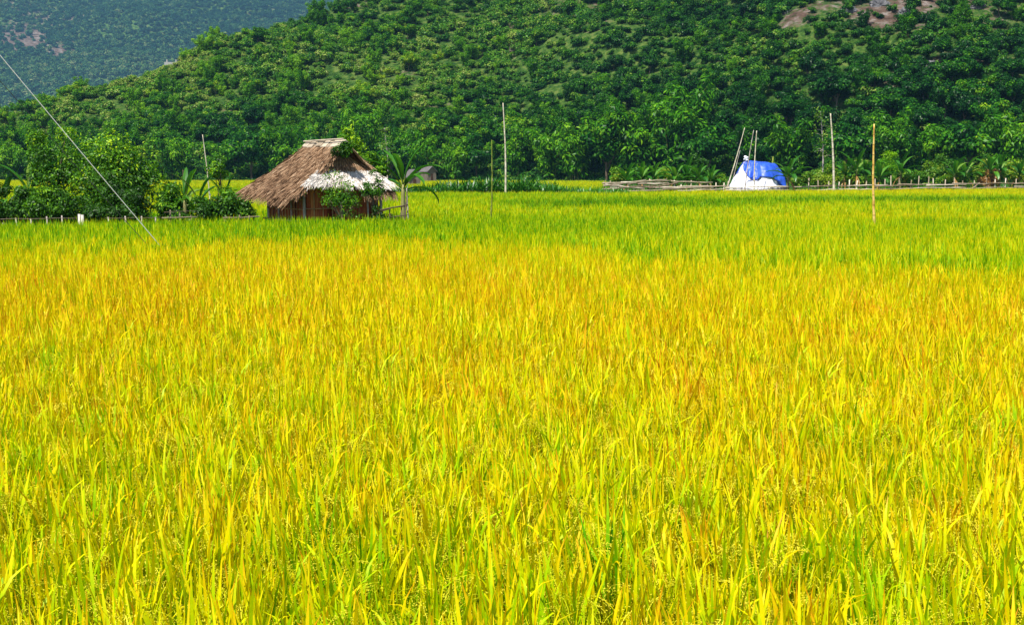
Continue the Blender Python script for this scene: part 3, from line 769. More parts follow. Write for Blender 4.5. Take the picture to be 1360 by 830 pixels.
bush('shrub', 'dark low hedge shrub under the right side of the fruit tree', 'shrub', 92, 212, 238, 41.5, 4, 56, 220, .10, tone=.34, spread=.13)
bush('shrub', 'dark shrub at the extreme left frame edge behind the low posts', 'shrub', -40, 36, 236, 42, 5, 34, 190, .11, tone=.42, spread=.17)
bush('shrub', 'ragged green shrub between the left edge shrub and the loose tall tree', 'shrub', 8, 62, 242, 43.5, 35, 28, 170, .11, tone=.48, spread=.16)
bush('shrub', 'light green loose shrub filling the gap right of the fruit tree', 'shrub', 204, 262, 234, 46.5, 36, 40, 170, .13, tone=.56, spread=.15)
bush('shrub', 'low light green shrub tucked under the left eave of the hut', 'shrub', 298, 338, 244, 45.5, 37, 26, 150, .12, tone=.56, spread=.16)
bush('shrub', 'round glossy bush between the fruit tree and the hut', 'shrub', 256, 316, 238, 43, 6, 34, 190, .12, tone=.45, spread=.16, toptone=.2)
bush('shrub', 'low weedy shrub under the banana left of the round bush', 'shrub', 222, 262, 262, 43, 7, 16, 120, .11, tone=.45, spread=.17)
bush('tree', 'small tree with upright yellowish leaves behind the bush left of the hut', 'tree', 274, 306, 206, 50, 8, 12, 60, .12, tone=.62, spread=.17, zlo=1.6)
bush('tree', 'slender bright green tree rising behind the gable of the hut', 'tree', 440, 494, 164, 49, 9, 34, 90, .14, tone=.72, toptone=.25, spread=.16, zlo=1.5, wr=.35)
bush('tree', 'leafy tree overhanging the right corner of the hut roof', 'tree', 470, 522, 200, 43.0, 10, 34, 90, .11, tone=.52, toptone=.15, spread=.14, zlo=1.6, depth=.7)
bush('shrub', 'wispy leafy twigs spreading over the right end of the bleached skirt', 'climbing shrub', 474, 518, 222, 40.8, 38, 26, 36, .085, tone=.45, spread=.12, depth=.35, zlo=.9)
bush('climber', 'thin leaved climbing shrub growing in front of the pale gable thatch', 'climbing shrub', 412, 492, 208, 40.5, 11, 60, 42, .075, tone=.56, spread=.10, toptone=.2, depth=.45, shell=.1)
bush('shrub', 'dark tangled bush at the right corner of the hut wall', 'shrub', 474, 516, 268, 40.7, 12, 22, 110, .08, tone=.34, spread=.16, depth=.5)
bush('shrub', 'low dark bush beneath the pole rack right of the hut', 'shrub', 506, 538, 276, 42, 13, 14, 90, .08, tone=.24, spread=.2)
bush('shrub', 'leafy twig cluster hanging over the dark gable opening of the hut', 'climbing shrub', 438, 474, 186, 41.4, 14, 18, 60, .09, tone=.42, spread=.11, zlo=2.5, depth=.25, trunk=False)
G = 'shrubs in the fenced garden'
bush('shrub', 'narrow upright bush at the left end of the rail fence', 'shrub', 812, 832, 212, 110, 20, 14, 120, .22, 'garden_leaf', .62, G, spread=.2)
bush('shrub', 'yellow green bush between the bananas in the left garden', 'shrub', 872, 898, 221, 113, 21, 14, 120, .22, 'garden_leaf', .78, G, spread=.2)
bush('shrub', 'low ragged shrub left of the tarpaulin shelter', 'shrub', 930, 966, 232, 114, 22, 16, 120, .22, 'garden_leaf', .55, G, spread=.18)
bush('shrub', 'dark round shrub behind the bananas left of the shelter', 'shrub', 905, 945, 205, 150, 23, 16, 120, .26, 'garden_leaf', .25, G, spread=.18)
bush('shrub', 'yellow green bush at the base of the pale tall pole', 'shrub', 1076, 1116, 218, 122, 24, 20, 140, .22, 'garden_leaf', .78, G, spread=.18)
bush('shrub', 'low green shrub right of the tarpaulin shelter behind the fence', 'shrub', 1052, 1082, 230, 122, 25, 14, 120, .22, 'garden_leaf', .55, G, spread=.2)
bush('shrub', 'feathery light green shrub behind the yellow pole', 'shrub', 1158, 1192, 196, 134, 26, 20, 150, .26, 'bamboo', .75, G, spread=.18, wr=.3)
bush('shrub', 'rounded green shrub behind the bare fence stretch', 'shrub', 1206, 1246, 214, 134, 27, 20, 130, .24, 'garden_leaf', .5, G, spread=.18)
bush('shrub', 'dark green shrub left of the pale leaved banana', 'shrub', 1238, 1272, 205, 140, 28, 18, 130, .24, 'garden_leaf', .42, G, spread=.18)
bush('shrub', 'brown tinged thicket bush behind the fence near the right edge', 'shrub', 1286, 1340, 212, 130, 29, 24, 150, .22, 'garden_leaf', .72, G, spread=.15)
bush('shrub', 'dry brown leafy bush low in the thicket near the right edge', 'shrub', 1300, 1330, 226, 127, 30, 12, 80, .2, 'dry_leaf', .6, G, spread=.18)
bush('shrub', 'yellowish shrub between the last two bananas on the right', 'shrub', 1334, 1372, 210, 132, 31, 18, 130, .22, 'garden_leaf', .82, G, spread=.18)
bush('shrub', 'wide low green shrub behind the fence between shelter and pale pole', 'shrub', 1110, 1160, 226, 126, 32, 22, 130, .22, 'garden_leaf', .6, G, spread=.15)
bush('shrub', 'low green shrub behind the fence right of the radiating banana', 'shrub', 1176, 1216, 228, 126, 33, 18, 130, .22, 'garden_leaf', .58, G, spread=.17)
bush('shrub', 'low green shrub behind the fence under the dark green shrub', 'shrub', 1240, 1290, 228, 128, 34, 20, 130, .22, 'garden_leaf', .62, G, spread=.16)
# slender bare-stemmed trees in front of the forest
def bare_tree(px, d, pytop, label, seed, leafy=True):
    rng = np.random.default_rng(seed); h = hh(pytop, d)
    t = thing('tree', label, 'tree', (X(px, d), d, 0)); tr = MB()
    s = np.linspace(0, 1, 8); P = np.stack([.25*np.sin(s*4), 0*s, h*s], -1); tube(tr, P, np.linspace(.14, .04, 8), 6)
    fo = MB(); C = []
    for i in range(22):
        u = rng.uniform(.45, 1); b = np.array([.25*math.sin(u*4), 0, h*u]); a = rng.uniform(0, 6.3)
        e = b+np.array([math.cos(a), math.sin(a), rng.uniform(-.2, .5)])*rng.uniform(.8, 2.4)*(1.3-u)
        tube(tr, [b, (b+e)/2+[0, 0, .15], e], [.035, .025, .012], 4); C.append(e)
    link('trunk', tr.mesh('bare_trunk', [M['post_grey']]), t)
    C = np.array(C); clumped(fo, rng, C, rng.uniform(.4, .8, len(C)), 26, .28, .14, rng.uniform(.4, .8, len(C)), 0)
    link('crown', fo.mesh('thin_crown', [M['scrub']]), t)
bare_tree(1090, 150, 148, 'tall thin tree with bare grey stem left of the pale pole', 3)
bare_tree(513, 190, 170, 'thin pale stemmed tree behind the leafy tree at the hut corner', 4)

# ------------------------------------------------------------ crop strip (maize) behind the green rice
def crop_proto(rng, h):
    b = MB()
    rice_blades(b, rng, 16, .10, .1, h*.6, h*.5, h*.75, .07, .11, 5, .7, (10, 45)); return b
rng = np.random.default_rng(31)
cp = [crop_proto(rng, rng.uniform(1.2, 1.7)) for i in range(6)]
n = 1500; x = rng.uniform(-9.5, 9.2, n); y = rng.uniform(100.5, 107.5, n)
px, _ = proj(x, y, 0*x+1.2)
s = np.interp(px, [560, 590, 660, 700, 740, 760, 820], [.75, .95, 1.12, 1.12, .85, .7, .66])*rng.uniform(.85, 1.1, n)
o = scatter('maize_crop', cp, [M['crop']], np.stack([x, y, 0*x], -1), rng.integers(0, 6, n), np.stack([0*x, 0*x, rng.uniform(0, 6.3, n)], -1), np.stack([s]*3, -1), rng.normal(0, .15, n)+np.interp(px, [560, 690, 740, 800], [-.1, -.05, .15, .35]))
tag(o, 'strip of tall dark green leafy crop behind the rice, centre', 'crop', kind='stuff')
# weeds and grass under the gardens
gp = []
for i in range(5):
    b = MB(); rice_blades(b, rng, 34, .3, 0, .05, .25, .75, .012, .022, 3, .35, (5, 45)); gp.append(b)
xs, ys = [], []
x = rng.uniform(-40, 60, 9000); y = rng.uniform(37, 60, 9000); pxx, _ = proj(x, y, 0*x)
k1 = excluded(x, y) & (y < 60) & (pxx < 540); xs.append(x[k1]); ys.append(y[k1])
x = rng.uniform(7, 85, 9000); y = rng.uniform(104, 150, 9000); k2 = excluded(x, y) & vis(x, y, 6); xs.append(x[k2]); ys.append(y[k2])
x = rng.uniform(-140, 110, 6000); y = FOOT(x)+rng.uniform(-9, 2, 6000); xs.append(x); ys.append(y)
x = np.concatenate(xs); y = np.concatenate(ys); n = len(x); s = np.where(y > 90, 1.7, .8)*rng.uniform(.7, 1.2, n)
o = scatter('weeds', gp, [M['crop']], np.stack([x, y, 0*x], -1), rng.integers(0, 5, n), np.stack([0*x, 0*x, rng.uniform(0, 6.3, n)], -1), np.stack([s]*3, -1), rng.normal(.25, .2, n))
tag(o, 'rough green weeds growing in the gardens and along the hill foot', 'weeds', kind='stuff')

# ------------------------------------------------------------ thatched hut
HD = 41.3
c0 = np.array([X(404, HD), HD, 0]); th = R(33)
hut = thing('thatched_hut', 'small field hut with shaggy brown thatched roof and pale bleached gable skirt', 'hut', c0, th)
# local frame: +x along gable wall (right/back), +y along side wall (left/back)
GW, SL, WH = 2.65, 2.9, 1.75      # gable width, side length, wall height
RZ = hh(190, HD+1.6)             # ridge height
rng = np.random.default_rng(8)
def patch(u, v, A, B, C, D, sag=.0):
    """A,B ridge ends, C,D eave ends (A->C, B->D); u along, v down"""
    u = u[..., None]; v = v[..., None]
    top = A*(1-u)+B*u; bot = C*(1-u)+D*u
    p = top*(1-v)+bot*v; p = p-np.array([0, 0, 1])*sag*4*v*(1-v)*np.array(1.0); return p
def thatch(parent, name, mat, A, B, C, D, courses, per, L, w, sag, seed, lift=.05, fringe=.3, ragged=.05):
    rng = np.random.default_rng(seed); A, B, C, D = [np.array(q, float) for q in (A, B, C, D)]
    mb = MB(); nrm = unit(np.cross(B-A, C-A)); nrm = nrm if nrm[2] > 0 else -nrm
    # solid slab
    u, v = np.meshgrid(np.linspace(0, 1, 14), np.linspace(0, 1, 8), indexing='ij')
    T = patch(u, v, A, B, C, D, sag)
    for off, flip in ((0.0, False), (-.07, True)):
        V = (T+nrm*off).reshape(-1, 3); i = np.arange(14*8).reshape(14, 8)
        F = np.stack([i[:-1, :-1], i[1:, :-1], i[1:, 1:], i[:-1, 1:]], -1).reshape(-1, 4)
        mb.add(V, F if not flip else F[:, ::-1], .5, .15)
    n = courses*per
    ci = np.repeat(np.arange(courses), per)
    v = (ci+rng.uniform(-.25, .75, n))/courses*1.0
    u = rng.uniform(-.01, 1.01, n)
    P0 = patch(u, v, A, B, C, D, sag)
    dv = .02; P1 = patch(u, v+dv, A, B, C, D, sag)
    dd = unit(P1-P0); sd = unit(np.cross(dd, nrm[None]))
    ang = rng.normal(0, .13, n)+.35*(vnoise(u*9, v*6, seed)-.5)
    dd = unit(dd+sd*ang[:, None])
    Ls = L*rng.uniform(.6, 1.25, n)
    k = 4; s = np.linspace(0, 1, k)
    lf = rng.uniform(.3, 1, n)*lift
    P = P0[:, None]+dd[:, None]*(Ls[:, None]*s[None])[..., None]+nrm*(.012+lf[:, None]*(.25+.75*s[None]))[..., None]
    over = np.clip(v[:, None]+Ls[:, None]*s[None]/np.linalg.norm(C-A)-1, 0, 1)
    P[..., 2] -= over**1.2*.34*np.linalg.norm(C-A)
    W = sd[:, None]*(rng.uniform(.6, 1.3, n)[:, None]*w/2*np.interp(s, [0, .6, 1], [1, .9, .25])[None])[..., None]+nrm*(rng.normal(0, .4, n)*w/2)[:, None, None]
    clump = .55*(vnoise(u*30, v*courses*.9, seed+3)-.5)
    strips(mb, P, W, None, np.clip(rng.normal(.5, .2, n)+clump+.1*(1-v), 0, 1))
    return link(name, mb.mesh(name, [mat]), parent)
xm = GW/2
# main slope faces left (toward -x local), other slope faces +x (hidden mostly)
A = (xm, -.30, RZ); B = (xm, 2.55, RZ-.02)
Cc = (-.50, -.38, 1.62); Dd = (-.62, 3.5, 1.84)
thatch(hut, 'roof', M['thatch'], A, B, Cc, Dd, 18, 720, .50, .018, .10, 1, .07)
A2 = (xm, -.30, RZ+.0); B2 = (xm, 2.55, RZ-.02); C2 = (GW+.15, -.30, 1.9); D2 = (GW+.15, 3.4, 1.9)
thatch(hut, 'roof', M['thatch'], A2, B2, C2, D2, 12, 300, .42, .034, .08, 2, .06)
thatch(hut, 'roof', M['thatch'], B2, (xm+.05, 2.56, RZ-.02), Dd, D2, 10, 160, .42, .034, .05, 12, .06)
# dark triangles across the open gable, its inner shade put into their colour
g = MB(); g.add([[.45, .02, 2.15], [GW-.45, .02, 2.15], [xm, .02, RZ-.12]], [[0, 1, 2]], .5, .3)
g.add([[.45, .06, 2.15], [xm, .06, RZ-.12], [GW-.45, .06, 2.15]], [[0, 1, 2]], .5, .3)
link('gable_shade', g.mesh('gable_shade', [M['thatch_dark']]), hut)
# brown upper gable band then bleached skirt
thatch(hut, 'gable_thatch', M['thatch'], (xm-.55, -.02, 2.86), (xm+.55, -.02, 2.86), (xm-.95, -.26, 2.5), (xm+1.0, -.26, 2.5), 4, 140, .32, .03, 0, 3, .04)
thatch(hut, 'gable_skirt', M['thatch_white'], (xm-.72, -.14, 2.52), (xm+.9, -.14, 2.52), (-.28, -.72, 2.02), (GW+.10, -.72, 2.0), 8, 460, .34, .022, .02, 4, .08)
thatch(hut, 'gable_eave', M['thatch'], (xm+.3, -.70, 1.86), (GW+.15, -.68, 1.84), (xm+.3, -.80, 1.68), (GW+.2, -.80, 1.66), 2, 110, .26, .03, 0, 5, .05)
# verge roll along the near gable edge and ridge cap
v = MB(); 
for i in range(420):
    s = rng.uniform(); p = np.array(A)*(1-s)+np.array(Cc)*s; p[2] -= .10*4*s*(1-s)
    e = p+np.array([rng.normal(-.10, .05), -.10+rng.normal(0, .05), -.16+rng.normal(0, .05)])
    strips(v, np.array([[p+[0, .05, .04], (p+e)/2+[0, 0, .02], e]]), np.array([[[.012, .006, .012]]*3]), None, np.array([rng.uniform(.1, .8)]))
link('verge', v.mesh('verge', [M['thatch']]), hut)
rc = MB()
k = 9; yy = np.linspace(-.36, 2.65, k)
for i in range(k-1):
    y0, y1 = yy[i], yy[i+1]+.06; z = RZ+.05+.02*rng.normal()+.012*(i % 2)
    for sx in (-1, 1):
        Vv = [[xm, y0, z+.03], [xm, y1, z+.03], [xm+sx*.20, y1, z-.17], [xm+sx*.20, y0, z-.17]]
        Vv += [[a, b, c-.03] for a, b, c in Vv]
        rc.add(Vv, [[0, 1, 2, 3], [7, 6, 5, 4], [0, 3, 7, 4], [1, 5, 6, 2], [2, 6, 7, 3]], .5, rng.uniform())
tube(rc, [[xm-.12, -.4, RZ+.10], [xm-.12, 2.7, RZ+.08]], .03, 6, rnd=.9)
link('ridge_cap', rc.mesh('ridge_cap', [M['ridge']], False), hut)
# walls of planks, posts, slats, rails
def wall_planks(p0, p1, h0, h1, name, gap=.012):
    mb = MB(); p0 = np.array(p0); p1 = np.array(p1); Lw = np.linalg.norm(p1-p0); n = int(Lw/.14); a = math.atan2(p1[1]-p0[1], p1[0]-p0[0])
    for i in range(n):
        c = p0+(p1-p0)*(i+.5)/n; top = h1+rng.normal(0, .02)
        box(mb, [c[0], c[1], (h0+top)/2], Lw/n-gap, .025+.008*rng.uniform(), top-h0, rng.uniform(), 0, a)
    return link(name, mb.mesh('plank_wall', [M['plank']], False), hut)
wall_planks((0, .05), (0, SL), .25, WH-.1, 'wall')
wall_planks((.05, 0), (GW, 0), .25, WH+.1, 'wall')
wall_planks((0, SL), (GW, SL), .25, WH-.1, 'wall')
wall_planks((GW, .05), (GW, SL), .25, WH-.1, 'wall')
for (x, y, r, h) in ((-.06, -.06, .055, WH), (-.07, .95, .04, WH), (-.07, 2.0, .045, WH), (-.07, SL+.02, .05, WH), (1.28, -.07, .05, WH), (2.2, -.07, .035, WH), (GW+.03, -.07, .05, WH), (GW+.03, SL, .05, WH)):
    mb = MB(); tube(mb, [[x, y, 0], [x+.02, y-.01, h*.5], [x, y, h]], [r, r*.9, r*.85], 7, rnd=rng.uniform(.4, 1)); link('post', mb.mesh('hut_post', [M['post_grey']]), hut)
for (x, y, h) in [(-.055, q, 1.55) for q in (.25, .5, .72, 1.2, 1.45, 1.7, 2.3, 2.55, 2.8)]+[(q, -.055, 1.7) for q in (.3, .62, .95, 1.6, 1.9, 2.5, 2.75)]:
    mb = MB(); tube(mb, [[x, y, .2], [x, y, h]], .017, 5, rnd=rng.uniform()); link('slat', mb.mesh('slat', [M['bamboo_slat']]), hut)
for (a, b, r) in (((-.09, 0, 1.18), (-.09, SL, 1.20), .018), ((0, -.09, 1.20), (1.9, -.09, 1.22), .018), ((-.11, -.1, .80), (-.11, SL+.3, .82), .035), ((-.12, -.1, 1.5), (-.12, SL, 1.45), .022)):
    mb = MB(); tube(mb, [a, b], r, 6, rnd=rng.uniform(.3, 1)); link('rail', mb.mesh('rail', [M['bamboo_slat']]), hut)
mb = MB(); box(mb, [GW/2, SL/2, .2], GW+.1, SL+.1, .1); link('floor', mb.mesh('hut_floor', [M['plank']], False), hut)

# stick rack right of the hut
rk = thing('stick_rack', 'rough rack of crooked branches beside the right corner of the hut', 'rack', (X(519, 41.6), 41.6, 0))
for (a, b, nm, r) in (((-.6, 0, 1.10), (.55, .05, 1.32), 'rail', .028), ((-.5, .25, 1.05), (.5, .2, 1.28), 'rail', .022), ((.5, 0, 0), (.52, .02, 1.75), 'leg', .028), ((.3, .1, 0), (.32, .1, 1.28), 'leg', .025), ((-.1, .1, 0), (-.06, .1, 1.2), 'leg', .025), ((-.4, .1, 0), (-.42, .1, 1.15), 'leg', .025), ((-.2, .0, .9), (.55, 0, 1.0), 'rail', .02)):
    mb = MB(); a = np.array(a); b = np.array(b); m = (a+b)/2+rng.normal(0, .03, 3); tube(mb, [a, m, b], [r, r*.9, r*.8], 6, rnd=.3); link(nm, mb.mesh('branch', [M['bark']]), rk)

# ------------------------------------------------------------ poles
def pole(label, px0, py0, px1, py1, d, r, mat, node=True, z_base=0.0, group=None, name='bamboo_pole', cat='pole', sub=None):
    top = at(px1, py1, d); low = at(px0, py0, d); dirv = (top-low)/(top[2]-low[2])
    base = low+dirv*(z_base-low[2])
    mb = MB(); n = 26; s = np.linspace(0, 1, n)
    Hh = top-base; P = s[:, None]*Hh[None]; bendv = np.array([1, .3, 0])*.012*np.linalg.norm(Hh)
    P = P+np.sin(s*PI)[:, None]*bendv*(1 if px0 % 2 else -1)
    P = P+np.random.default_rng(int(px0)).normal(0, .004, (n, 3))*s[:, None]*(1-s[:, None])*4
    rr = np.linspace(r, r*.45, n)
    tube(mb, P, rr, 7, rnd=.5)
    rn = np.random.default_rng(int(px1)); mb.Rn[-1] = np.repeat(rn.uniform(0, 1, n), 7)
    t = thing(name, label, cat, base, 0, group)
    if node:
        nb = mb
        for i in range(1, n-1, 2):
            tube(nb, [P[i]-Hh*.0012, P[i]+Hh*.0012], rr[i]*1.28, 7, rnd=.2)
    link('shaft', mb.mesh('pole_shaft', [M[mat]]), t)
    return t
pole('thin green bamboo pole standing in the rice, centre left', 651, 288, 653, 186, 43.5, .035, 'pole_green')
pole('tall jointed bamboo pole rising from the dark green crop strip', 671, 258, 668, 137, 98, .085, 'pole_pale')
pole('thin pale stake behind the bushes left of the hut', 275, 240, 269, 179, 56, .035, 'pole_pale', False)
pole('tall pale bamboo pole standing in front of the right fence', 1107, 252, 1103, 151, 112, .12, 'pole_pale')
pole('yellow brown bamboo pole standing in the rice on the right', 1162, 297, 1161, 165, 39.5, .05, 'pole_yellow')
pole('leaning grey pole on the left side of the tarpaulin shelter', 967, 243, 989, 170, 111, .07, 'pole_pale')
pole('dark slanting pole in front of the white side of the shelter', 990, 250, 1001, 173, 110, .06, 'post_grey')
pole('upright pale pole crossing the blue sheet of the shelter', 1002, 250, 1005, 174, 110, .075, 'pole_pale')
pole('short dark stake leaning behind the shelter, left of its top', 974, 240, 983, 200, 118, .05, 'post_grey', False)
pole('short brown stake beside the banana between fruit tree and hut', 243, 262, 243, 226, 47, .035, 'bark', False)
pole('short forked stake beside the banana right of the hut', 541, 290, 540, 250, 41.9, .035, 'post_grey', False)

# cables: slanting guy lines coming down into the field
def cable(label, pxa, pya, da, pxb, pyb, db, r, mat, name):
    a = at(pxa, pya, da); b = at(pxb, pyb, db)
    e = a+(a-b)*1.3
    s = np.linspace(0, 1, 16)[:, None]; P = e*(1-s)+b*s; lowp = b+(b-a)/np.linalg.norm(b-a)*.6
    P = np.vstack([P, lowp]); P[:, 2] -= np.append(np.sin(s[:, 0]*PI), 0)*.06
    mb = MB(); tube(mb, P-lowp, r, 6)
    t = tag(link(name, mb.mesh(name, [M[mat]]), None, lowp), label, 'cable')
cable('pale taut cable slanting down from upper left into the rice', 0, 70, 25, 207, 320, 27, .008, 'rope_w', 'cable')
cable('thin dark cable slanting down parallel below the pale one', 0, 104, 26, 189, 318, 27.5, .0065, 'rope_d', 'cable')

# ------------------------------------------------------------ fences
def post_fence(label, pts, ptops, d_of, r, mat, rails, name='fence', rm=None, base=0.0, extra=None):
    """posts at photo px list with top rows; rails list of (px0,py0,px1,py1,r)"""
    p0 = np.array([X(pts[0], d_of(pts[0])), d_of(pts[0]), 0])
    t = thing(name, label, 'fence', p0); rg = np.random.default_rng(len(pts)*7)
    for px, py in zip(pts, ptops):
        d = d_of(px); top = at(px+rg.uniform(-1.8, 1.8), py+rg.uniform(-2, 2), d); b = np.array([X(px, d), d, base])
        mb = MB(); tube(mb, [b-p0, (b+top)/2-p0+[rg.normal(0, .01), 0, 0], top-p0], [r, r*.9, r*.75], 6, rnd=rg.uniform())
        link('post', mb.mesh('fence_post', [M[mat]]), t)
    for (a, pa, b, pb, rr) in rails:
        k = 7; s = np.linspace(0, 1, k); P = []
        for q in s:
            px = a+(b-a)*q; P.append(at(px, pa+(pb-pa)*q+rg.normal(0, .35), d_of(px)-.06)-p0)
        mb = MB(); tube(mb, np.array(P), np.linspace(rr, rr*.75, k), 6, rnd=rg.uniform()); link('rail', mb.mesh('fence_rail', [M[rm or mat]]), t)
    return t
dF = lambda px: float(np.interp(px, [790, 960, 1360, 1500], [104.5, 107.5, 122.5, 128]))
lp = [804, 812, 822, 833, 843, 856, 864, 876, 887, 897, 905, 917, 930, 940, 951, 961]
rg = np.random.default_rng(3)
rails = []
for i in range(16):
    a = rg.uniform(800, 920); L_ = rg.uniform(22, 60); y0 = rg.uniform(240, 252); rails.append((a, y0, a+L_, y0+rg.normal(0, 2.2), rg.uniform(.05, .085)))
rails += [(801, 247, 858, 240, .08), (803, 245, 856, 251, .09), (800, 252, 858, 248, .07), (862, 250, 900, 243, .08), (862, 240, 886, 239, .07), (880, 251, 966, 247, .08), (900, 254, 968, 251, .06), (830, 254, 900, 252, .07)]
post_fence('stacked split rail fence of pale crooked poles left of the shelter', lp, [rg.uniform(238, 245) for _ in lp], dF, .06, 'fence_wood', rails)
rp = [966, 986, 1006, 1023, 1045, 1074, 1088, 1102, 1113, 1128, 1137, 1151, 1163, 1176, 1184, 1195, 1209, 1220, 1233, 1241, 1255, 1268, 1280, 1295, 1310, 1322, 1335, 1350, 1368, 1385, 1400]
rt = [240, 243, 244, 243, 235, 238, 239, 240, 241, 238, 238, 240, 237, 240, 235, 238, 240, 235, 235, 236, 238, 236, 240, 238, 237, 239, 238, 239, 238, 238, 239]
rr = []
for i in range(len(rp)-1):
    if i % 3 == 0:
        j = min(i+4, len(rp)-1); yy = np.interp(rp[i], [960, 1360], [249, 243.5]); y2 = np.interp(rp[j], [960, 1360], [249, 243.5])
        rr.append((rp[i]-3, yy+rg.normal(0, .6), rp[j]+3, y2+rg.normal(0, .6), .06))
        rr.append((rp[i]-3, yy+5+rg.normal(0, .6), rp[j]+3, y2+5.3+rg.normal(0, .6), .055))
rr.append((1292, 250, 1301, 243, .07))
post_fence('long post and rail fence of thin pale poles across the right', rp, rt, dF, .055, 'fence_wood', rr)
dL = lambda px: float(np.interp(px, [0, 330], [37.9, 40.9]))
post_fence('low rough stake fence in front of the fruit tree on the left', [4, 22, 41, 63, 82, 144, 167, 188, 206], [294, 291, 289, 288, 288, 287, 289, 286, 288], dL, .028, 'post_grey', [(0, 291, 110, 290, .010), (140, 290, 215, 289, .010)], rm='bark')
post_fence('short stake fence between the fruit tree and the hut', [225, 240, 255, 300, 318, 330], [279, 281, 286, 286, 287, 287], dL, .028, 'bark', [(215, 290, 262, 288, .03), (296, 290, 345, 288, .035), (218, 282, 262, 280, .015)])
ps = thing('double_post', 'pair of short pale grey posts standing together by the left trees', 'post', (X(105, 38), 38, 0))
for dx, h in ((-.04, hh(284.5, 38)), (.05, hh(285.5, 38))):
    mb = MB(); tube(mb, [[dx, 0, 0], [dx, 0, h]], [.045, .042], 8, rnd=.95); link('post', mb.mesh('pale_post', [M['post_grey']]), ps)

# ------------------------------------------------------------ tarpaulin shelter
TD = 114.0; tk = TD/1710
tx = X(1003, TD); tz = hh(215, TD)
tent = thing('tarpaulin_shelter', 'haystack shelter draped with white sheeting and a blue tarpaulin', 'shelter', (tx, TD, 0))
rng = np.random.default_rng(14)
def drape(th, t, grow=0.0):
    """th around, t 0 top ridge .. 1 base"""
    rl, rr_ = -14*tk, 22*tk
    cx = np.cos(th); sy = np.sin(th)
    ridge = np.stack([np.interp(cx, [-1, 1], [rl, rr_]), 0*th+.0, tz-.25*tk*np.interp(cx, [-1, 1], [0, 12])*1.0+0*th], -1)
    bx = np.where(cx < 0, 39*tk*np.sign(cx)*np.abs(cx)**.75, 39*tk*np.abs(cx)**.75)
    base = np.stack([bx, 2.3*np.sign(sy)*np.abs(sy)**.8, 0*th], -1)
    prof = np.where(cx < 0, t**1.0, t**.62)
    pz = t**np.where(cx < 0, 1.15, 1.5)
    q = ridge.copy()
    q[..., :2] = ridge[..., :2]*(1-prof[..., None])+base[..., :2]*prof[..., None]
    q[..., 2] = ridge[..., 2]*(1-pz)+grow
    q[..., 2] = q[..., 2]-.10*(1-t)**2*np.clip(cx, 0, 1)*np.clip(1.6*cx-.3, 0, 1)+.16*(fbm(cx*2.2+5, t*3, 61)-.5)*(1-t*.5)
    fold = .20*(fbm(th*7, t*9, 8)-.5)+.24*t*np.sin(th*9+2*np.sin(th*3))+.05*t*np.sin(th*23+t*5)+.12*(fbm(th*3+9, t*5, 4)-.5)
    out = np.stack([cx, sy, 0*cx+.35], -1)
    return q+out*(fold+grow)[..., None]
def drape_mesh(th0, th1, t0f, t1f, grow, nth=110, nt=26):
    u = np.linspace(0, 1, nth); v = np.linspace(0, 1, nt)
    U, Vv = np.meshgrid(u, v, indexing='ij'); TH = th0+(th1-th0)*U
    T = t0f(U)+(t1f(U)-t0f(U))*Vv
    P = drape(TH, T, grow+0*T).reshape(-1, 3)
    i = np.arange(nth*nt).reshape(nth, nt)
    F = np.stack([i[:-1, :-1], i[1:, :-1], i[1:, 1:], i[:-1, 1:]], -1).reshape(-1, 4)
    mb = MB(); mb.add(P, F, .5, .5); return mb
w = drape_mesh(-PI, PI, lambda u: 0*u, lambda u: 0*u+1, 0.0)
link('white_sheet', w.mesh('white_sheet', [M['tarp_white']]), tent)
b = drape_mesh(-PI*.86, PI*.86, lambda u: 0*u-.0, lambda u: np.interp(u, [0, .08, .16, .23, .33, .42, .5, .6, .75, 1], [.12, .36, .52, .56, .60, .80, .92, .8, .55, .4])+.006*np.sin(u*60), .07)
b.F = b.F
lb = link('blue_sheet', b.mesh('blue_sheet', [M['tarp_blue']]), tent)
so = lb.modifiers.new('thick', 'SOLIDIFY'); so.thickness = .03
kb = MB(); 
for i in range(5):
    a = rng.uniform(0, 6.3, 1)[0]; c = np.array([-13*tk+.12*math.cos(a), -.1+.08*math.sin(a), tz+.15+.07*i])
    tube(kb, [c-[.1, 0, .05], c, c+[.12, 0, .04]], [.07, .12, .05], 7, rnd=.9)
link('sheet_knot', kb.mesh('sheet_knot', [M['tarp_white']]), tent)
pb = MB(); tube(pb, [[23*tk, .1, 2.5], [23.5*tk, .1, tz+.45]], [.09, .06], 6, rnd=.6); link('ridge_stake', pb.mesh('ridge_stake', [M['pole_green']]), tent)
for (x0, x1, z) in ((-36, 36, .98),):
    mb = MB(); tube(mb, [[x0*tk, -2.65, z], [0, -2.75, z-.03], [x1*tk, -2.6, z+.03]], .045, 6, rnd=.1); link('tie_down_pole', mb.mesh('tie_down_pole', [M['bark']]), tent)

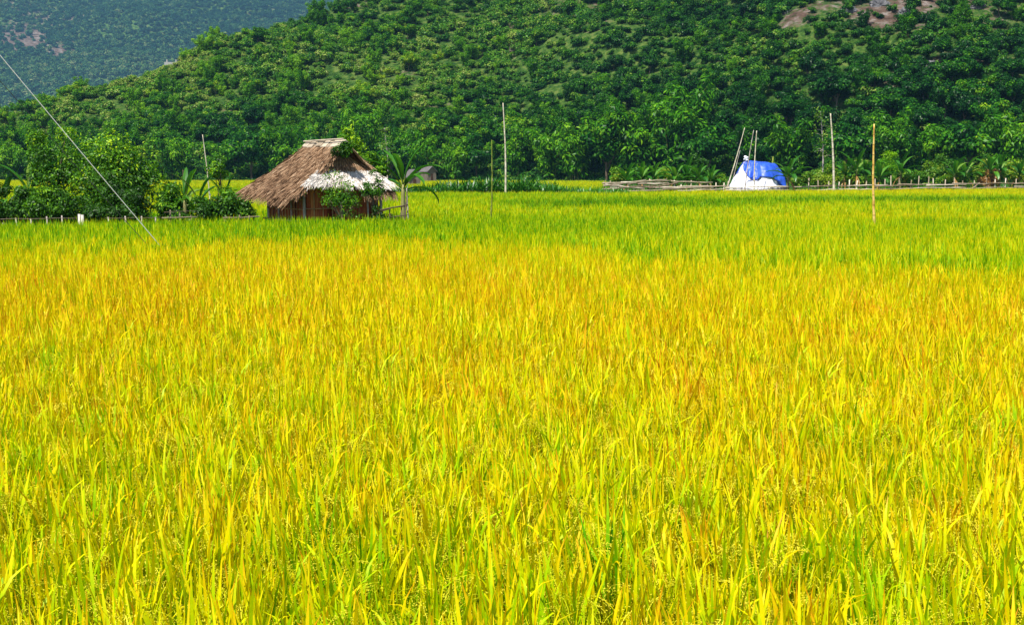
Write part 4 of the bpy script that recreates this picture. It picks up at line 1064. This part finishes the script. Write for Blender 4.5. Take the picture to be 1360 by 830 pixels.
# ------------------------------------------------------------ small far buildings
def shed(name, label, px0, px1, pytop, pyeave, d, rm, wm, rz=0.0):
    k = d/1710; w = (px1-px0)*k; t = thing(name, label, 'shed', (X((px0+px1)/2, d), d, 0), rz)
    he, hr = hh(pyeave, d), hh(pytop, d); dp = w*1.5; x = w*.42
    mb = MB(); V = [[-x, 0, 0], [x, 0, 0], [x, 0, he], [0, 0, hr-.1], [-x, 0, he]]; V += [[a, dp, c] for a, b_, c in V]
    mb.add(V, [[0, 1, 2, 3, 4]], .5, .5); mb.add(V, [[9, 8, 7, 6, 5]], .5, .5); mb.add(V, [[0, 5, 6, 1], [1, 6, 7, 2], [4, 9, 5, 0]], .5, .4)
    link('wall', mb.mesh(name+'_wall', [M[wm]], False), t)
    rf = MB()
    for sx in (-1, 1):
        a = [0, -.3, hr]; b_ = [sx*w/2, -.3, he-.15]; c = [sx*w/2, dp+.3, he-.15]; e = [0, dp+.3, hr]
        Vv = [a, b_, c, e]+[[q[0], q[1], q[2]-.1] for q in (a, b_, c, e)]
        rf.add(Vv, [[0, 1, 2, 3], [7, 6, 5, 4], [0, 4, 5, 1], [1, 5, 6, 2], [2, 6, 7, 3]], .5, .5)
    link('roof', rf.mesh(name+'_roof', [M[rm]], False), t)
    dr = MB(); box(dr, [0, -.03, he*.4], w*.2, .05, he*.8, .2); link('door', dr.mesh(name+'_door', [M['thatch_dark']], False), t)
shed('shed', 'tiny grey roofed shed behind the banana right of the hut', 541, 560, 225, 234, 170, 'roof_grey', 'plaster', .3)
shed('shed', 'pale hut half hidden in the trees at the hill foot', 566, 581, 221, 227, 240, 'roof_grey', 'plaster', .5)
# road wall on the ridge, small field shelter on the slope, rocks
def on_hill(px, py):
    best = None
    for d in np.arange(210, 460, .5):
        p = at(px, py, d)
        if hill_z(np.array([p[0]]), np.array([d]))[0] >= p[2]: best = p; break
    return best if best is not None else at(px, py, 345)
yy_ = np.arange(290, 440, 1.0); xx_ = np.array([X(243, q) for q in yy_]); zz_ = hill_z(xx_, yy_)
ii_ = int(np.argmax((zz_-CAM[2])/yy_)); pz = np.array([xx_[ii_], yy_[ii_], zz_[ii_]+0.55])
wl = thing('road_wall', 'pale concrete road wall with posts on the left ridge', 'wall', (pz[0], pz[1], pz[2]-1.5))
mb = MB(); box(mb, [0, 0, 1.0], 8.2, .5, 1.9, .6); link('wall_body', mb.mesh('wall_body', [M['concrete']], False), wl)
for dx in (-3.4, -1.0, 1.2, 3.6):
    mb = MB(); box(mb, [dx, 0, 2.25], .35, .35, .7, .9); link('pillar', mb.mesh('pillar', [M['concrete']], False), wl)
mb = MB(); box(mb, [1.5, 0, 2.35], 5.0, .12, .1, .3); link('rail', mb.mesh('wall_rail', [M['thatch_dark']], False), wl)
q = on_hill(680, 68)
shed('shed', 'tiny dark roofed field shelter high on the slope', 676, 684, 65.5, 68, q[1], 'thatch_dark', 'plaster')
sh = bpy.data.objects['shed.002']; sh.location = (q[0], q[1]-2, q[2]-.3)
for ch in sh.children: pass
for ch in sh.children:
    me = ch.data; co = np.zeros(len(me.vertices)*3); me.vertices.foreach_get('co', co); co = co.reshape(-1, 3)
    zr = hh(65.5, q[1]); co[:, 2] = np.clip(co[:, 2]-(zr-2.2), 0, None) if ch.name.startswith('roof') else np.clip(co[:, 2]-(zr-2.2), 0, 2.2)
    me.vertices.foreach_set('co', co.ravel()); me.update()
rg = np.random.default_rng(9)
RK = [(1238, 88, 2.2, 'pale grey rock outcrop low on the right slope, left of a small white rock'), (1257, 92, 1.1, 'small white rock right of the pale outcrop on the right slope'), (1170, 8, 3.0, 'tall grey cliff rock at the top right of centre'), (1205, 18, 2.6, 'pinkish cliff rock at the top edge, right'), (1128, 14, 2.2, 'grey boulder at the top edge left of the cliff rocks'), (1300, 10, 2.6, 'dark grey rock at the top right corner'), (1045, 18, 1.6, 'small grey rock on the upper slope above the shelter')]
import bmesh
for (px, py, s, lab) in RK:
    q = on_hill(px, py); bm = bmesh.new(); bmesh.ops.create_icosphere(bm, subdivisions=4, radius=1)
    co = np.array([v.co[:] for v in bm.verts]); f1 = fbm(co[:, 0]*2+co[:, 2]*1.3+s*7, co[:, 1]*2-co[:, 2], 3, 5); f2 = np.abs(fbm(co[:, 0]*3+7, co[:, 2]*5+s, 9, 4)-.5)
    co = co*(.65+.8*f1-.6*f2)[:, None]*np.array([s*.8, s*.5, s*.6])
    for v, c in zip(bm.verts, co): v.co = c
    me = bpy.data.meshes.new('rock'); bm.to_mesh(me); bm.free(); me.materials.append(M['rock'])
    tag(link('rock', me, None, (q[0], q[1]+.3, q[2]-s*.1)), lab, 'rock', 'rocks on the right slope')

# ------------------------------------------------------------ haze
hz = MB(); box(hz, [0, 1900, 399], 7000, 4300, 800)
m, nt, out = newmat('haze')
pv = N(nt, 'ShaderNodeVolumePrincipled'); pv.inputs['Color'].default_value = (.30, .66, 1.0, 1); pv.inputs['Density'].default_value = .0001
pv.inputs['Anisotropy'].default_value = .2
nt.links.new(pv.outputs[0], out.inputs['Volume'])
ho = link('haze', hz.mesh('haze', [m], False)); tag(ho, 'thin blue haze in the air over the whole valley', 'haze', kind='stuff')

# ------------------------------------------------------------ world, sun, camera
SUN_EL, SUN_AZ = 60, -148      # azimuth measured from +Y (view direction) towards +X
w = bpy.data.worlds.new('World'); scene.world = w; w.use_nodes = True; nt = w.node_tree
sky = nt.nodes.new('ShaderNodeTexSky'); sky.sky_type = 'NISHITA'; sky.sun_disc = False
sky.sun_elevation = R(SUN_EL); sky.sun_rotation = R(SUN_AZ)
bg = nt.nodes['Background']; bg.inputs[1].default_value = .085
nt.links.new(sky.outputs[0], bg.inputs[0])
sl = bpy.data.lights.new('sun', 'SUN'); sl.energy = 5.0; sl.angle = R(.5); sl.color = (1, .95, .86)
so = bpy.data.objects.new('sun', sl); COL.objects.link(so)
from mathutils import Vector
dv = Vector((math.sin(R(SUN_AZ))*math.cos(R(SUN_EL)), math.cos(R(SUN_AZ))*math.cos(R(SUN_EL)), math.sin(R(SUN_EL))))
so.rotation_euler = dv.to_track_quat('Z', 'Y').to_euler(); so.location = (0, 0, 50)
cd = bpy.data.cameras.new('camera'); cam = bpy.data.objects.new('camera', cd); COL.objects.link(cam)
cam.location = tuple(CAM); cam.rotation_euler = (PI/2-PITCH, 0, 0)
cd.sensor_width = 36; cd.lens = FPX/1360*36; cd.clip_end = 8000; cd.clip_start = .05
scene.camera = cam
vs = scene.view_settings; vs.view_transform = 'Standard'; vs.look = 'None'; vs.gamma = 1; vs.exposure = .76
scene.render.engine = 'CYCLES'
scene.cycles.max_bounces = 4; scene.cycles.diffuse_bounces = 3; scene.cycles.transparent_max_bounces = 6; scene.cycles.volume_bounces = 0
